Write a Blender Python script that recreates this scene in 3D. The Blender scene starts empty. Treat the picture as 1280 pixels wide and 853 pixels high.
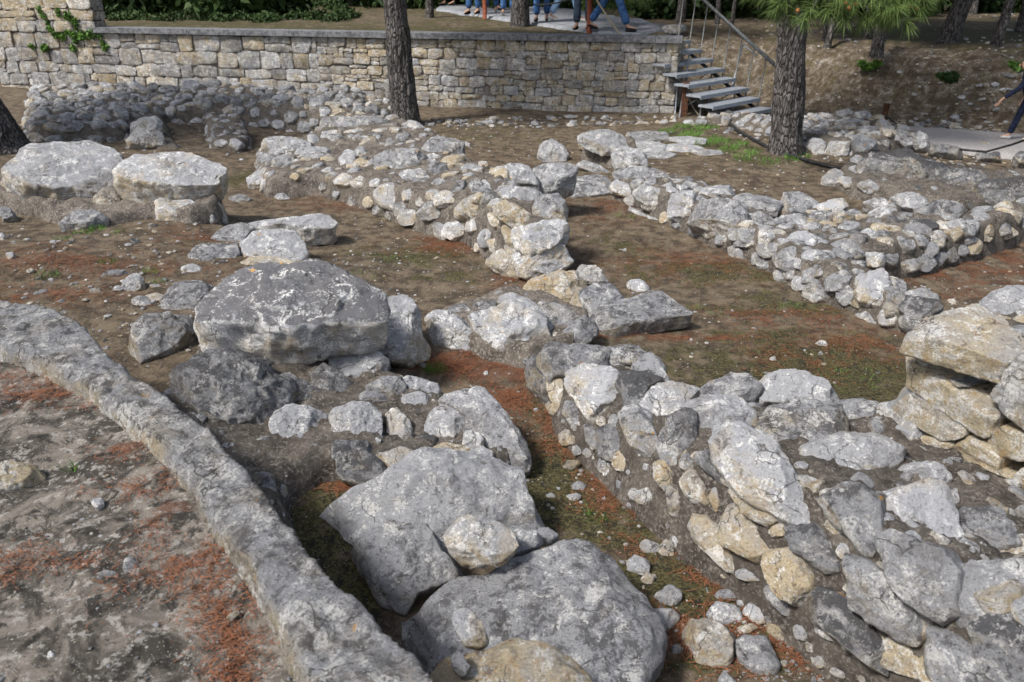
import bpy, math, random
import numpy as np
from mathutils import Vector
from mathutils.bvhtree import BVHTree
R_ = math.radians
SC = bpy.context.scene
COL = SC.collection
rng = random.Random(7)

# ------------------------------------------------------------------ camera, world, sun, exposure
CAMZ = 2.35
PITCH = R_(25.0)
cam_d = bpy.data.cameras.new('camera'); cam = bpy.data.objects.new('camera', cam_d); COL.objects.link(cam)
cam.location = (0, 0, CAMZ); cam.rotation_euler = (R_(90) - PITCH, 0, 0)
cam_d.sensor_width = 36.0; cam_d.lens = 28.125; cam_d.clip_start = 0.05; cam_d.clip_end = 1500
cam_d.dof.use_dof = True; cam_d.dof.focus_distance = 4.6; cam_d.dof.aperture_fstop = 4.5
SC.camera = cam
SUN_EL, SUN_AZ = 52, -125      # elevation, azimuth measured from +Y towards +X
w = bpy.data.worlds.new('World'); SC.world = w; w.use_nodes = True
wn = w.node_tree; bgn = wn.nodes['Background']
sky = wn.nodes.new('ShaderNodeTexSky'); sky.sky_type = 'NISHITA'; sky.sun_disc = False
sky.sun_elevation = R_(SUN_EL); sky.sun_rotation = R_(SUN_AZ); sky.dust_density = 3.0; sky.air_density = 1.2
hs = wn.nodes.new('ShaderNodeHueSaturation'); hs.inputs['Saturation'].default_value = .72; wn.links.new(sky.outputs[0], hs.inputs['Color']); wn.links.new(hs.outputs[0], bgn.inputs[0]); bgn.inputs[1].default_value = 0.085
sd = bpy.data.lights.new('sun', 'SUN'); sd.energy = 2.6; sd.angle = R_(9); sd.color = (1.0, 0.96, 0.90)
so = bpy.data.objects.new('sun', sd); COL.objects.link(so)
_el, _az = R_(SUN_EL), R_(SUN_AZ)
_dir = Vector((math.sin(_az)*math.cos(_el), math.cos(_az)*math.cos(_el), math.sin(_el)))
so.rotation_euler = _dir.to_track_quat('Z', 'Y').to_euler(); so.location = (0, 0, 30)
SC.view_settings.view_transform = 'Standard'; SC.view_settings.look = 'None'
SC.view_settings.exposure = 0.85; SC.view_settings.gamma = 1.0

# ------------------------------------------------------------------ pixel -> world
CP, SP = math.cos(PITCH), math.sin(PITCH)
def ray(px, py):
    u = (px - 640.0)/1000.0; v = (426.5 - py)/1000.0
    return np.array([u, CP + v*SP, -SP + v*CP])
def P(px, py, z=0.0):
    d = ray(px, py); t = (z - CAMZ)/d[2]
    return np.array([0, 0, CAMZ]) + d*t
def PT(px, py, t): return np.array([0, 0, CAMZ]) + ray(px, py)*t
def PL(px, py, p0, n):
    d = ray(px, py); o = np.array([0, 0, CAMZ]); t = np.dot(np.asarray(p0)-o, n)/np.dot(d, n)
    return o + d*t
ZO = dict(a=(0, 0), b=(420, 0), c=(840, 0), d=(0, 280), e=(420, 280), f=(840, 280), g=(0, 560), h=(420, 560), i=(840, 560))
def zp(zone, pts):
    if zone == '': return [tuple(p) for p in pts]
    ox, oy = ZO[zone]; return [(ox + x/2.909, oy + y/2.909) for x, y in pts]

# ------------------------------------------------------------------ noise
def _hash(x, y, z, seed):
    h = (x*374761393 + y*668265263 + z*2147483647 + seed*974711) & 0xffffffff
    h = ((h ^ (h >> 13))*1274126177) & 0xffffffff
    h = ((h ^ (h >> 15))*2246822519) & 0xffffffff
    return ((h ^ (h >> 16)) & 0xffffff)/float(0xffffff)
def vnoise(p, seed=0):
    f = np.floor(p).astype(np.int64); r = p - f; r = r*r*r*(r*(r*6-15)+10)
    out = 0
    for dx in (0, 1):
        wx = r[:, 0] if dx else 1-r[:, 0]
        for dy in (0, 1):
            wy = r[:, 1] if dy else 1-r[:, 1]
            for dz in (0, 1):
                wz = r[:, 2] if dz else 1-r[:, 2]
                out = out + wx*wy*wz*_hash(f[:, 0]+dx, f[:, 1]+dy, f[:, 2]+dz, seed)
    return out*2-1
def fbm(p, octv=4, seed=0, gain=0.5, lac=2.03):
    a = 1.0; s = 0; q = np.array(p, dtype=float); tot = 0
    for k in range(octv):
        s = s + a*vnoise(q, seed+k*17); tot += a; a *= gain; q = q*lac + 3.7
    return s/tot

# ------------------------------------------------------------------ mesh builder
class MB:
    def __init__(s): s.v = []; s.q = []; s.t = []; s.c = []; s.n = 0
    def add(s, v, quads=None, tris=None, tint=(0.5, 0.5, 0.5)):
        v = np.asarray(v, float); s.v.append(v)
        if quads is not None and len(quads): s.q.append(np.asarray(quads, int)+s.n)
        if tris is not None and len(tris): s.t.append(np.asarray(tris, int)+s.n)
        c = np.ones((len(v), 4)); tt = np.asarray(tint, float)
        c[:, :3] = tt; s.c.append(c); s.n += len(v)
        return s
    def box(s, x0, x1, y0, y1, z0, z1, M=None, tint=(.5, .5, .5)):
        v = np.array([[x0,y0,z0],[x1,y0,z0],[x1,y1,z0],[x0,y1,z0],[x0,y0,z1],[x1,y0,z1],[x1,y1,z1],[x0,y1,z1]], float)
        if M is not None: v = np.array([M(p) for p in v])
        return s.add(v, [[0,3,2,1],[4,5,6,7],[0,1,5,4],[1,2,6,5],[2,3,7,6],[3,0,4,7]], None, tint)
    def tube(s, pts, rad, na=8, tint=(.5, .5, .5), cap=True):
        pts = np.asarray(pts, float); n = len(pts)
        if np.isscalar(rad): rad = [rad]*n
        T = np.gradient(pts, axis=0); T /= np.linalg.norm(T, axis=1)[:, None]+1e-9
        up = np.array([0, 0, 1.0]) if abs(T[0][2]) < .9 else np.array([1.0, 0, 0])
        V = []; a = np.linspace(0, 2*math.pi, na, endpoint=False)
        for k in range(n):
            e1 = np.cross(T[k], up); e1 /= np.linalg.norm(e1)+1e-9; e2 = np.cross(e1, T[k])
            V.append(pts[k] + rad[k]*(np.cos(a)[:, None]*e1 + np.sin(a)[:, None]*e2))
        V = np.concatenate(V); Q = grid_quads(n, na); Tt = []
        if cap:
            V = np.concatenate([V, pts[:1], pts[-1:]])
            for j in range(na):
                Tt.append([n*na, j, (j+1) % na]); Tt.append([n*na+1, (n-1)*na+(j+1) % na, (n-1)*na+j])
        return s.add(V, Q, Tt, tint)
    def build(s, name, mat, parent=None, origin=None, smooth=True):
        v = np.concatenate(s.v); c = np.concatenate(s.c)
        if origin is None:
            origin = np.array([(v[:, 0].min()+v[:, 0].max())/2, (v[:, 1].min()+v[:, 1].max())/2, v[:, 2].min()]) if parent is None else np.array(parent_origin(parent))
        v = v - origin
        q = np.concatenate(s.q) if s.q else np.zeros((0, 4), int); t = np.concatenate(s.t) if s.t else np.zeros((0, 3), int)
        me = bpy.data.meshes.new(name)
        me.vertices.add(len(v)); me.vertices.foreach_set('co', v.astype(np.float32).ravel())
        nl = q.size + t.size; me.loops.add(nl); me.loops.foreach_set('vertex_index', np.concatenate([q.ravel(), t.ravel()]).astype(np.int32))
        npoly = len(q)+len(t); me.polygons.add(npoly)
        ls = np.concatenate([np.arange(len(q))*4, q.size + np.arange(len(t))*3]).astype(np.int32)
        me.polygons.foreach_set('loop_start', ls)
        me.polygons.foreach_set('use_smooth', np.full(npoly, smooth, dtype=bool))
        me.update(calc_edges=True)
        at = me.attributes.new('tint', 'FLOAT_COLOR', 'POINT'); at.data.foreach_set('color', c.astype(np.float32).ravel())
        me.materials.append(mat)
        o = bpy.data.objects.new(name, me); COL.objects.link(o)
        if parent is None: o.location = origin
        else: o.parent = parent
        return o
def parent_origin(p):
    o = np.array(p.location, float)
    while p.parent: p = p.parent; o = o + np.array(p.location)
    return o
def grid_quads(nr, na, wrap=True):
    i = np.arange(nr-1)[:, None]; j = np.arange(na if wrap else na-1)[None, :]; j2 = (j+1) % na
    return np.stack(np.broadcast_arrays(i*na+j, i*na+j2, (i+1)*na+j2, (i+1)*na+j), -1).reshape(-1, 4)
def empty(name, loc):
    o = bpy.data.objects.new(name, None); o.empty_display_size = .1; COL.objects.link(o); o.location = loc; return o
def tag(o, label=None, cat=None, group=None, kind=None):
    if label: o['label'] = label
    if cat: o['category'] = cat
    if group: o['group'] = group
    if kind: o['kind'] = kind
    return o
def copy_tree(o, parent=None):
    c = o.copy(); COL.objects.link(c); c.parent = parent
    for ch in list(o.children): copy_tree(ch, c)
    return c

# ------------------------------------------------------------------ materials
def nodes(name):
    m = bpy.data.materials.new(name); m.use_nodes = True; nt = m.node_tree
    b = nt.nodes['Principled BSDF']; b.inputs['Roughness'].default_value = .9
    b.inputs['Specular IOR Level'].default_value = .25
    return m, nt, b
class NT:
    def __init__(s, nt): s.nt = nt; s.g = nt.nodes.new('ShaderNodeNewGeometry'); s.pos = s.g.outputs['Position']
    def L(s, a, b): s.nt.links.new(a, b)
    def noise(s, scale, detail=5, rough=.6, vec=None, dist=0):
        n = s.nt.nodes.new('ShaderNodeTexNoise'); n.inputs['Scale'].default_value = scale; n.inputs['Detail'].default_value = detail
        n.inputs['Roughness'].default_value = rough; n.inputs['Distortion'].default_value = dist
        s.L(vec or s.pos, n.inputs['Vector']); return s.m('ADD', s.m('MULTIPLY', s.m('SUBTRACT', n.outputs['Fac'], .5), 1.75), .5)
    def vor(s, scale, feat='F1', out='Distance', vec=None, rnd=1):
        n = s.nt.nodes.new('ShaderNodeTexVoronoi'); n.feature = feat; n.inputs['Scale'].default_value = scale; n.inputs['Randomness'].default_value = rnd
        s.L(vec or s.pos, n.inputs['Vector']); return n.outputs[out]
    def ramp(s, f, a, b, lo=0., hi=1.):
        n = s.nt.nodes.new('ShaderNodeMapRange'); n.interpolation_type = 'SMOOTHSTEP'
        n.inputs['From Min'].default_value = a; n.inputs['From Max'].default_value = b
        n.inputs['To Min'].default_value = lo; n.inputs['To Max'].default_value = hi
        s.L(f, n.inputs['Value']); return n.outputs[0]
    def m(s, op, a, b=None, c=None):
        n = s.nt.nodes.new('ShaderNodeMath'); n.operation = op
        for k, x in enumerate((a, b, c)):
            if x is None: continue
            if isinstance(x, (int, float)): n.inputs[k].default_value = x
            else: s.L(x, n.inputs[k])
        return n.outputs[0]
    def mix(s, f, a, b, mode='MIX'):
        n = s.nt.nodes.new('ShaderNodeMix'); n.data_type = 'RGBA'; n.blend_type = mode
        for sock, x in ((n.inputs[0], f), (n.inputs[6], a), (n.inputs[7], b)):
            if isinstance(x, (int, float)): sock.default_value = x
            elif isinstance(x, tuple): sock.default_value = (*x, 1)
            else: s.L(x, sock)
        return n.outputs[2]
    def sep(s, c):
        n = s.nt.nodes.new('ShaderNodeSeparateColor'); s.L(c, n.inputs[0]); return n.outputs
    def attr(s, name='tint'):
        n = s.nt.nodes.new('ShaderNodeAttribute'); n.attribute_name = name; return n.outputs['Color']
    def bump(s, h, strength, dist, prev=None):
        n = s.nt.nodes.new('ShaderNodeBump'); n.inputs['Strength'].default_value = strength; n.inputs['Distance'].default_value = dist
        s.L(h, n.inputs['Height'])
        if prev: s.L(prev, n.inputs['Normal'])
        return n.outputs[0]
    def mapping(s, sc):
        n = s.nt.nodes.new('ShaderNodeMapping'); n.inputs['Scale'].default_value = sc; s.L(s.pos, n.inputs['Vector']); return n.outputs[0]

def stone_material():
    m, nt, b = nodes('weathered limestone'); N = NT(nt)
    t = N.sep(N.attr()); br, wm, cr = t[0], t[1], t[2]
    nz = nt.nodes.new('ShaderNodeSeparateXYZ'); N.L(N.g.outputs['Normal'], nz.inputs[0]); up = nz.outputs[2]
    big = N.noise(4.0, 4, .6, dist=.4); mid = N.noise(17, 6, .7, dist=.3); fine = N.noise(75, 6, .75); grain = N.noise(260, 3, .7)
    # fresh stone, warm or cool
    warmth = N.m('ADD', N.m('MULTIPLY', wm, 1.15), N.m('MULTIPLY', N.m('SUBTRACT', big, .5), 1.1))
    warmth = N.m('SUBTRACT', warmth, N.ramp(up, .1, .8, -.22, .16))
    warmth = N.ramp(warmth, .15, .95)
    c = N.mix(warmth, (.37, .375, .395), (.50, .42, .29))
    c = N.mix(N.m('MULTIPLY', N.ramp(mid, .52, .72), N.m('MULTIPLY', warmth, .7)), c, (.42, .27, .12))
    # dark weathering crust, thicker on faces that look up
    crust = N.m('MULTIPLY', N.m('MULTIPLY', cr, .70), N.ramp(up, .1, .8, .12, 1.0))
    crust = N.m('ADD', crust, N.m('MULTIPLY', N.m('SUBTRACT', mid, .5), 1.3))
    crust = N.m('ADD', crust, N.m('MULTIPLY', N.m('SUBTRACT', fine, .5), .55))
    crust = N.m('ADD', crust, N.m('MULTIPLY', N.m('SUBTRACT', big, .5), .45))
    flat_ = N.m('MULTIPLY', N.ramp(cr, .84, .95), N.ramp(up, .6, .9)); crust = N.m('ADD', crust, N.m('MULTIPLY', flat_, .16))
    c = N.mix(N.m('MULTIPLY', N.ramp(crust, .32, .62), .85), c, (.095, .093, .098))
    # chalky pale patches and lichen discs
    pale = N.m('ADD', N.m('MULTIPLY', N.m('SUBTRACT', N.noise(9, 6, .72, dist=.8), .5), 1.3), N.m('MULTIPLY', N.m('SUBTRACT', fine, .5), .9))
    pale = N.m('SUBTRACT', N.m('ADD', pale, N.ramp(up, .6, .1, -.01, .09)), N.m('MULTIPLY', flat_, .09)); c = N.mix(N.m('MULTIPLY', N.ramp(pale, .05, .26), .75), c, (.80, .79, .77))
    stain = N.m('ADD', N.m('MULTIPLY', N.noise(2.6, 5, .65, dist=.5), .6), N.m('MULTIPLY', N.noise(32, 5, .75), .4)); c = N.mix(N.m('MULTIPLY', N.ramp(stain, .5, .3), .55), c, (.15, .14, .135))
    c = N.mix(N.m('MULTIPLY', N.ramp(N.m('ADD', N.vor(46), N.m('MULTIPLY', fine, .35)), .33, .25), .5), c, (.62, .62, .60))
    pit = N.ramp(N.noise(120, 4, .6), .38, .30)
    c = N.mix(N.m('MULTIPLY', pit, N.ramp(mid, .65, .35, .0, .6)), c, (.07, .068, .065))
    vc = N.sep(N.vor(7.5, out='Color')); sp = N.m('ADD', N.vor(7.5), N.m('MULTIPLY', N.m('SUBTRACT', fine, .5), .25))
    org = N.m('MULTIPLY', N.m('MULTIPLY', N.ramp(sp, .13, .09), N.ramp(vc[0], .80, .82)), N.ramp(up, .45, .7))
    c = N.mix(N.m('MULTIPLY', org, .8), c, (.62, .33, .08))
    wp = nt.nodes.new('ShaderNodeVectorMath'); wp.operation = 'ADD'; nv_ = nt.nodes.new('ShaderNodeTexNoise'); nv_.inputs['Scale'].default_value = 7; nv_.inputs['Detail'].default_value = 4; N.L(N.pos, nv_.inputs['Vector'])
    sc_ = nt.nodes.new('ShaderNodeVectorMath'); sc_.operation = 'SCALE'; sc_.inputs['Scale'].default_value = .22; N.L(nv_.outputs['Color'], sc_.inputs[0]); N.L(N.pos, wp.inputs[0]); N.L(sc_.outputs[0], wp.inputs[1])
    ck = N.m('MULTIPLY', N.ramp(N.vor(5.5, 'DISTANCE_TO_EDGE', vec=wp.outputs[0]), .022, .004), N.ramp(N.noise(4.5, 3), .5, .62)); c = N.mix(N.m('MULTIPLY', ck, .75), c, (.06, .055, .05))
    bed = N.noise(1.0, 5, .7, N.mapping((5, 5, 42)))
    c = N.mix(N.m('MULTIPLY', N.m('MULTIPLY', N.ramp(bed, .52, .66), N.ramp(up, .7, .2)), .32), c, (.13, .12, .11))
    # per-stone lightness
    lum = N.m('ADD', N.m('MULTIPLY', br, 1.15), .46)
    comb = nt.nodes.new('ShaderNodeCombineColor')
    for k in range(3): N.L(lum, comb.inputs[k])
    c = N.mix(1.0, c, comb.outputs[0], 'MULTIPLY')
    N.L(c, b.inputs['Base Color'])
    bp = N.bump(mid, .9, .035); bp = N.bump(bed, .5, .012, bp); bp = N.bump(N.m('MULTIPLY', ck, -1), .8, .02, bp); bp = N.bump(fine, .95, .013, bp); bp = N.bump(N.m('MULTIPLY', pit, -1), .5, .006, bp); bp = N.bump(grain, .5, .003, bp)
    N.L(bp, b.inputs['Normal']); return m
def mortar_material():
    m, nt, b = nodes('lime mortar'); N = NT(nt)
    mid = N.noise(9, 6, .65); fine = N.noise(60, 6, .75); grain = N.noise(220, 3, .7)
    c = N.mix(N.ramp(mid, .3, .7), (.065, .054, .045), (.165, .142, .12))
    c = N.mix(N.m('MULTIPLY', N.ramp(fine, .5, .7), .6), c, (.42, .39, .35))
    c = N.mix(N.m('MULTIPLY', N.ramp(N.noise(28, 4), .45, .3), .7), c, (.11, .10, .085))
    c = N.mix(N.ramp(N.m('ADD', N.vor(70), N.m('MULTIPLY', fine, .2)), .26, .18, 0, .45), c, (.42, .40, .37)); c = N.mix(N.m('MULTIPLY', N.ramp(N.noise(3.5, 6, .7), .5, .3), .5), c, (.10, .085, .07))
    lum = N.sep(N.attr())[0]; comb = nt.nodes.new('ShaderNodeCombineColor'); l2 = N.m('ADD', lum, .5)
    for k in range(3): N.L(l2, comb.inputs[k])
    c = N.mix(1.0, c, comb.outputs[0], 'MULTIPLY'); N.L(c, b.inputs['Base Color'])
    bp = N.bump(mid, .5, .03); bp = N.bump(fine, .8, .010, bp); bp = N.bump(grain, .5, .003, bp); N.L(bp, b.inputs['Normal']); return m
def ground_material():
    # tint: r needles, g moss, b bare rock (1) / soil (0)
    m, nt, b = nodes('ground'); N = NT(nt)
    t = N.sep(N.attr()); nd, mo, rk = t[0], t[1], t[2]
    big = N.noise(1.3, 4, .6); mid = N.noise(7, 6, .68, dist=.3); fine = N.noise(55, 6, .78); grain = N.noise(190, 4, .75)
    c = N.mix(N.ramp(mid, .3, .7), (.072, .053, .036), (.215, .168, .115))
    c = N.mix(N.m('MULTIPLY', N.ramp(fine, .5, .75), .5), c, (.30, .25, .19)); c = N.mix(N.m('MULTIPLY', N.ramp(N.noise(13, 6, .75), .48, .28), .6), c, (.05, .038, .026))
    # bare weathered bedrock
    rc = N.mix(N.ramp(N.noise(5, 6, .7, dist=1.0), .32, .68), (.075, .066, .055), (.31, .275, .235))
    rc = N.mix(N.ramp(N.noise(24, 6, .75), .56, .68, 0, .8), rc, (.52, .49, .45))
    rc = N.mix(N.ramp(N.noise(11, 6, .78, dist=.6), .48, .30, 0, .9), rc, (.035, .032, .028))
    c = N.mix(N.ramp(N.m('ADD', rk, N.m('MULTIPLY', N.m('SUBTRACT', mid, .5), .8)), .4, .6), c, rc)
    # moss
    mv = N.m('ADD', N.m('MULTIPLY', mo, 1.05), N.m('ADD', N.m('MULTIPLY', N.m('SUBTRACT', N.noise(4.2, 6, .7), .5), 1.6), N.m('MULTIPLY', N.m('SUBTRACT', fine, .5), .9)))
    mc = N.mix(N.ramp(fine, .4, .6), (.030, .029, .010), (.135, .122, .048))
    c = N.mix(N.m('MULTIPLY', N.ramp(mv, .5, .75), .9), c, mc)
    dk = N.m('MULTIPLY', N.ramp(N.noise(15, 6, .75), .55, .66), N.ramp(mo, .3, .7, 0, .85))
    c = N.mix(dk, c, (.028, .026, .02))
    # needles
    nv = N.m('ADD', nd, N.m('ADD', N.m('MULTIPLY', N.m('SUBTRACT', N.noise(5.5, 6, .72, dist=.6), .5), 1.7), N.m('MULTIPLY', N.m('SUBTRACT', fine, .5), .7)))
    nc = N.mix(N.ramp(grain, .35, .65), (.075, .032, .018), (.27, .105, .055))
    c = N.mix(N.m('MULTIPLY', N.ramp(nv, .5, .9), .7), c, nc)
    # tiny pale grit
    vr = N.sep(N.vor(48, out='Color'))
    g1 = N.m('MULTIPLY', N.ramp(N.m('ADD', N.vor(48), N.m('MULTIPLY', vr[1], .15)), .26, .20), N.ramp(N.m('ADD', vr[0], N.m('MULTIPLY', N.m('SUBTRACT', big, .5), .12)), .90, .92))
    c = N.mix(g1, c, (.52, .50, .46))
    vr2 = N.sep(N.vor(130, out='Color'))
    g2 = N.m('MULTIPLY', N.ramp(N.vor(130), .3, .22), N.ramp(vr2[0], .84, .87))
    c = N.mix(N.m('MULTIPLY', g2, .8), c, (.48, .45, .41))
    N.L(c, b.inputs['Base Color'])
    bp = N.bump(mid, .5, .05); bp = N.bump(fine, .9, .014, bp); bp = N.bump(N.m('ADD', g1, g2), .6, .006, bp); bp = N.bump(grain, .7, .005, bp)
    N.L(bp, b.inputs['Normal']); return m
def bark_material():
    m, nt, b = nodes('pine bark'); N = NT(nt)
    v = N.mapping((1, 1, .22)); n1 = N.noise(20, 6, .7, v, .5); n2 = N.vor(24, 'DISTANCE_TO_EDGE', vec=N.mapping((1, 1, .3))); n3 = N.noise(90, 5, .7, v)
    c = N.mix(N.ramp(n1, .35, .65), (.05, .045, .042), (.165, .15, .145))
    c = N.mix(N.ramp(n2, .0, .12, .9, 0), c, (.018, .015, .014))
    c = N.mix(N.ramp(n3, .56, .7, 0, .6), c, (.30, .28, .27)); N.L(c, b.inputs['Base Color'])
    bp = N.bump(N.ramp(n2, 0, .2), .9, .03); bp = N.bump(n1, .7, .02, bp); N.L(N.bump(n3, .5, .006, bp), b.inputs['Normal']); return m
def var_material(name, c1, c2, scale, rough=.8, bump=.3, bd=.01, metal=0, trans=0):
    m, nt, b = nodes(name); N = NT(nt); n = N.noise(scale, 5, .65)
    N.L(N.mix(N.ramp(n, .32, .68), c1, c2), b.inputs['Base Color'])
    b.inputs['Roughness'].default_value = rough; b.inputs['Metallic'].default_value = metal
    if bump: N.L(N.bump(n, bump, bd), b.inputs['Normal'])
    if trans:
        b.inputs['Subsurface Weight'].default_value = 0
    return m
def tint_material(name, c1, c2, rough=.8):
    m, nt, b = nodes(name); N = NT(nt); t = N.sep(N.attr())
    N.L(N.mix(t[0], c1, c2), b.inputs['Base Color']); b.inputs['Roughness'].default_value = rough; return m

M_ST = stone_material(); M_MO = mortar_material(); M_GR = ground_material(); M_BK = bark_material()
M_COPE = var_material('grey cement coping', (.10, .105, .115), (.22, .225, .24), 14, .85, .4, .01)
M_MET = var_material('galvanised steel', (.26, .29, .33), (.42, .45, .50), 30, .45, .1, .002, .3)
M_RAIL = var_material('dark painted handrail', (.04, .045, .05), (.09, .095, .10), 30, .5, .1, .002)
M_RAIL2 = var_material('dull steel bar', (.14, .15, .15), (.25, .26, .26), 30, .6, .1, .002)
M_WOOD = var_material('brown wooden post', (.06, .03, .018), (.15, .07, .04), 25, .7, .4, .006)
M_RUST = var_material('rust red post', (.16, .045, .025), (.26, .08, .04), 30, .7, .2, .003)
M_ROPE = var_material('rope', (.22, .19, .14), (.4, .35, .27), 120, .9, .4, .003)
M_HOSE = var_material('black hose', (.015, .015, .016), (.04, .04, .042), 30, .5, .1, .002)
M_PATH = var_material('pale gravel path', (.26, .245, .24), (.36, .34, .335), 40, .95, .5, .01)
M_PAVE = var_material('grey paving', (.20, .21, .23), (.30, .31, .33), 9, .9, .4, .01)
M_GREEN = tint_material('pine needles green', (.028, .055, .014), (.13, .19, .05), .6)
M_DARKG = tint_material('dark foliage', (.012, .028, .008), (.05, .09, .022), .7)
M_WEED = tint_material('weeds', (.05, .11, .02), (.14, .28, .05), .7)
M_NEEDLE = tint_material('dry needles', (.07, .032, .018), (.31, .125, .062), .8)
M_CONE = var_material('pine cone', (.18, .07, .02), (.42, .18, .06), 60, .7, .6, .01)
M_SKIN = var_material('skin', (.50, .30, .21), (.56, .34, .25), 20, .6, 0)
M_HAIR = var_material('dark hair', (.03, .02, .015), (.06, .04, .03), 60, .6, .3, .004)

# ------------------------------------------------------------------ stones
def sphere_noise_dir(v): return v/(np.linalg.norm(v, axis=1)[:, None]+1e-9)
def stone_geo(poly, n, thick, bulge, seed, na=48, nf=9, ns=6, rough=.062, cuts=13, edge=.06, taper=.93, top=None, fine=1.0, rnd=1):
    poly = np.asarray(poly, float); n = np.asarray(n, float); n = n/np.linalg.norm(n)
    e1 = np.cross(n, [0, 0, 1.0]) if abs(n[2]) < .95 else np.array([1.0, 0, 0])
    e1 = e1 - n*np.dot(e1, n); e1 /= np.linalg.norm(e1); e2 = np.cross(n, e1)
    c0 = poly.mean(0); q = np.stack([(poly-c0)@e1, (poly-c0)@e2], 1)
    x, y = q[:, 0], q[:, 1]; x2, y2 = np.roll(x, -1), np.roll(y, -1); cr = x*y2-x2*y; A = cr.sum()/2
    if abs(A) < 1e-8: A = 1e-8
    cx = ((x+x2)*cr).sum()/(6*A); cy = ((y+y2)*cr).sum()/(6*A); q = q - [cx, cy]; c = c0 + cx*e1 + cy*e2
    size = math.sqrt(abs(A))
    th = np.linspace(0, 2*math.pi, na, endpoint=False); D = np.stack([np.cos(th), np.sin(th)], 1)
    a = q; bb = np.roll(q, -1, 0); e = bb-a
    den = D[:, 0:1]*e[None, :, 1]-D[:, 1:2]*e[None, :, 0]; den = np.where(abs(den) < 1e-9, 1e-9, den)
    t = (a[None, :, 0]*e[None, :, 1]-a[None, :, 1]*e[None, :, 0])/den
    u = (a[None, :, 0]*D[:, 1:2]-a[None, :, 1]*D[:, 0:1])/den
    ok = (u >= -1e-6) & (u <= 1+1e-6) & (t > 0); Rr = np.where(ok, t, 0).max(1); Rr = np.where(Rr <= 0, size*.5, Rr)
    for _ in range(rnd): Rr = .25*np.roll(Rr, 1)+.5*Rr+.25*np.roll(Rr, -1)
    Rr = Rr*(1+.015*rnd)
    er = edge*size
    pr = []
    for k in range(nf+1):
        s = (k/nf)*(1-edge*.9); pr.append((s, bulge*size*(1-s**2.2)))
    for k in range(1, 5):
        aa = k/4*math.pi/2; pr.append(((1-edge*.9)+edge*.9*math.sin(aa), bulge*size*(1-(1-edge*.9)**2.2)*(1-k/4) - er*(1-math.cos(aa))))
    for k in range(1, ns+1):
        f = k/ns; pr.append((1-(1-taper)*f, -er - (max(thick-er, .01))*f))
    for s_ in (.6, .0): pr.append((s_*taper, -max(thick, er+.01)-.02*size*(1-s_)))
    V = []
    for s, d in pr: V.append(c + (s*Rr)[:, None]*(D[:, 0:1]*e1 + D[:, 1:2]*e2) + d*n)
    V = np.concatenate(V)
    rs = np.random.RandomState(seed % 100000)
    mid = c - n*thick*.35
    for k in range(cuts):
        ang = rs.uniform(0, 2*math.pi); el = rs.uniform(.15, 1.15)
        if k == 0: el = rs.uniform(1.3, 1.5)
        m = math.cos(el)*(math.cos(ang)*e1+math.sin(ang)*e2)+math.sin(el)*n
        pj = (V-mid)@m; mx = pj.max(); lim = mx*(rs.uniform(.70, .84) if k == 0 else rs.uniform(.76, .95))
        ex = np.clip(pj-lim, 0, None); V = V - .98*ex[:, None]*m
    if top is not None:
        ex = np.clip(V[:, 2]-top, 0, None); V[:, 2] -= .85*ex
    dr = sphere_noise_dir(V-mid)
    sdv = seed*7.13 % 97
    nn = fbm(V/size*1.9+sdv, 3, seed)
    rd = 1-np.abs(fbm(V/size*3.1+sdv*2, 3, seed+5))*2
    f2 = fbm(V/.05+sdv, 3, seed+9); f3 = 1-np.abs(fbm(V/size*7+sdv, 3, seed+2))*2
    lay = vnoise(np.stack([V[:, 0]/size*1.2, V[:, 1]/size*1.2, V[:, 2]/size*11+seed % 13], 1), seed+4)
    V = V + dr*(size*rough*(nn*.9+(rd-.5)*.5+(f3-.6)*.34+lay*.16) + f2*min(.009, size*.045)*fine)[:, None]
    Q = grid_quads(len(pr), na)
    return V, Q, size
KIND = dict(crusted=(.92, .15, .97), grey=(.45, .22, .55), blue=(.52, .08, .45), white=(.85, .30, .12), tan=(.62, .80, .20), dark=(.25, .18, .85), warm=(.6, .55, .3), red=(.35, 1.0, .3), pale=(.72, .2, .3))
def tintof(kind, r):
    k = KIND[kind]; return (max(0, k[0]+r.uniform(-.10, .10)), min(1, max(0, k[1]+r.uniform(-.12, .12))), min(1, max(0, k[2]+r.uniform(-.12, .12))))
_sid = [0]
def camn(A, tilt, az=None):
    if az is None: h = -np.array([A[0], A[1], 0.0]); h /= np.linalg.norm(h)
    else: h = np.array([math.sin(R_(az)), math.cos(R_(az)), 0.0])
    return math.cos(R_(tilt))*h + np.array([0, 0, math.sin(R_(tilt))])
def bvh(v, q): return BVHTree.FromPolygons([tuple(p) for p in v], [tuple(int(k) for k in f) for f in q])
def hit(tree, px, py):
    d = ray(px, py); d = d/np.linalg.norm(d); r = tree.ray_cast(Vector((0, 0, CAMZ)), Vector(d))
    return (None, None) if r[0] is None else (np.array(r[0]), np.array(r[1])*(1 if np.dot(r[1], d) < 0 else -1))
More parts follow.
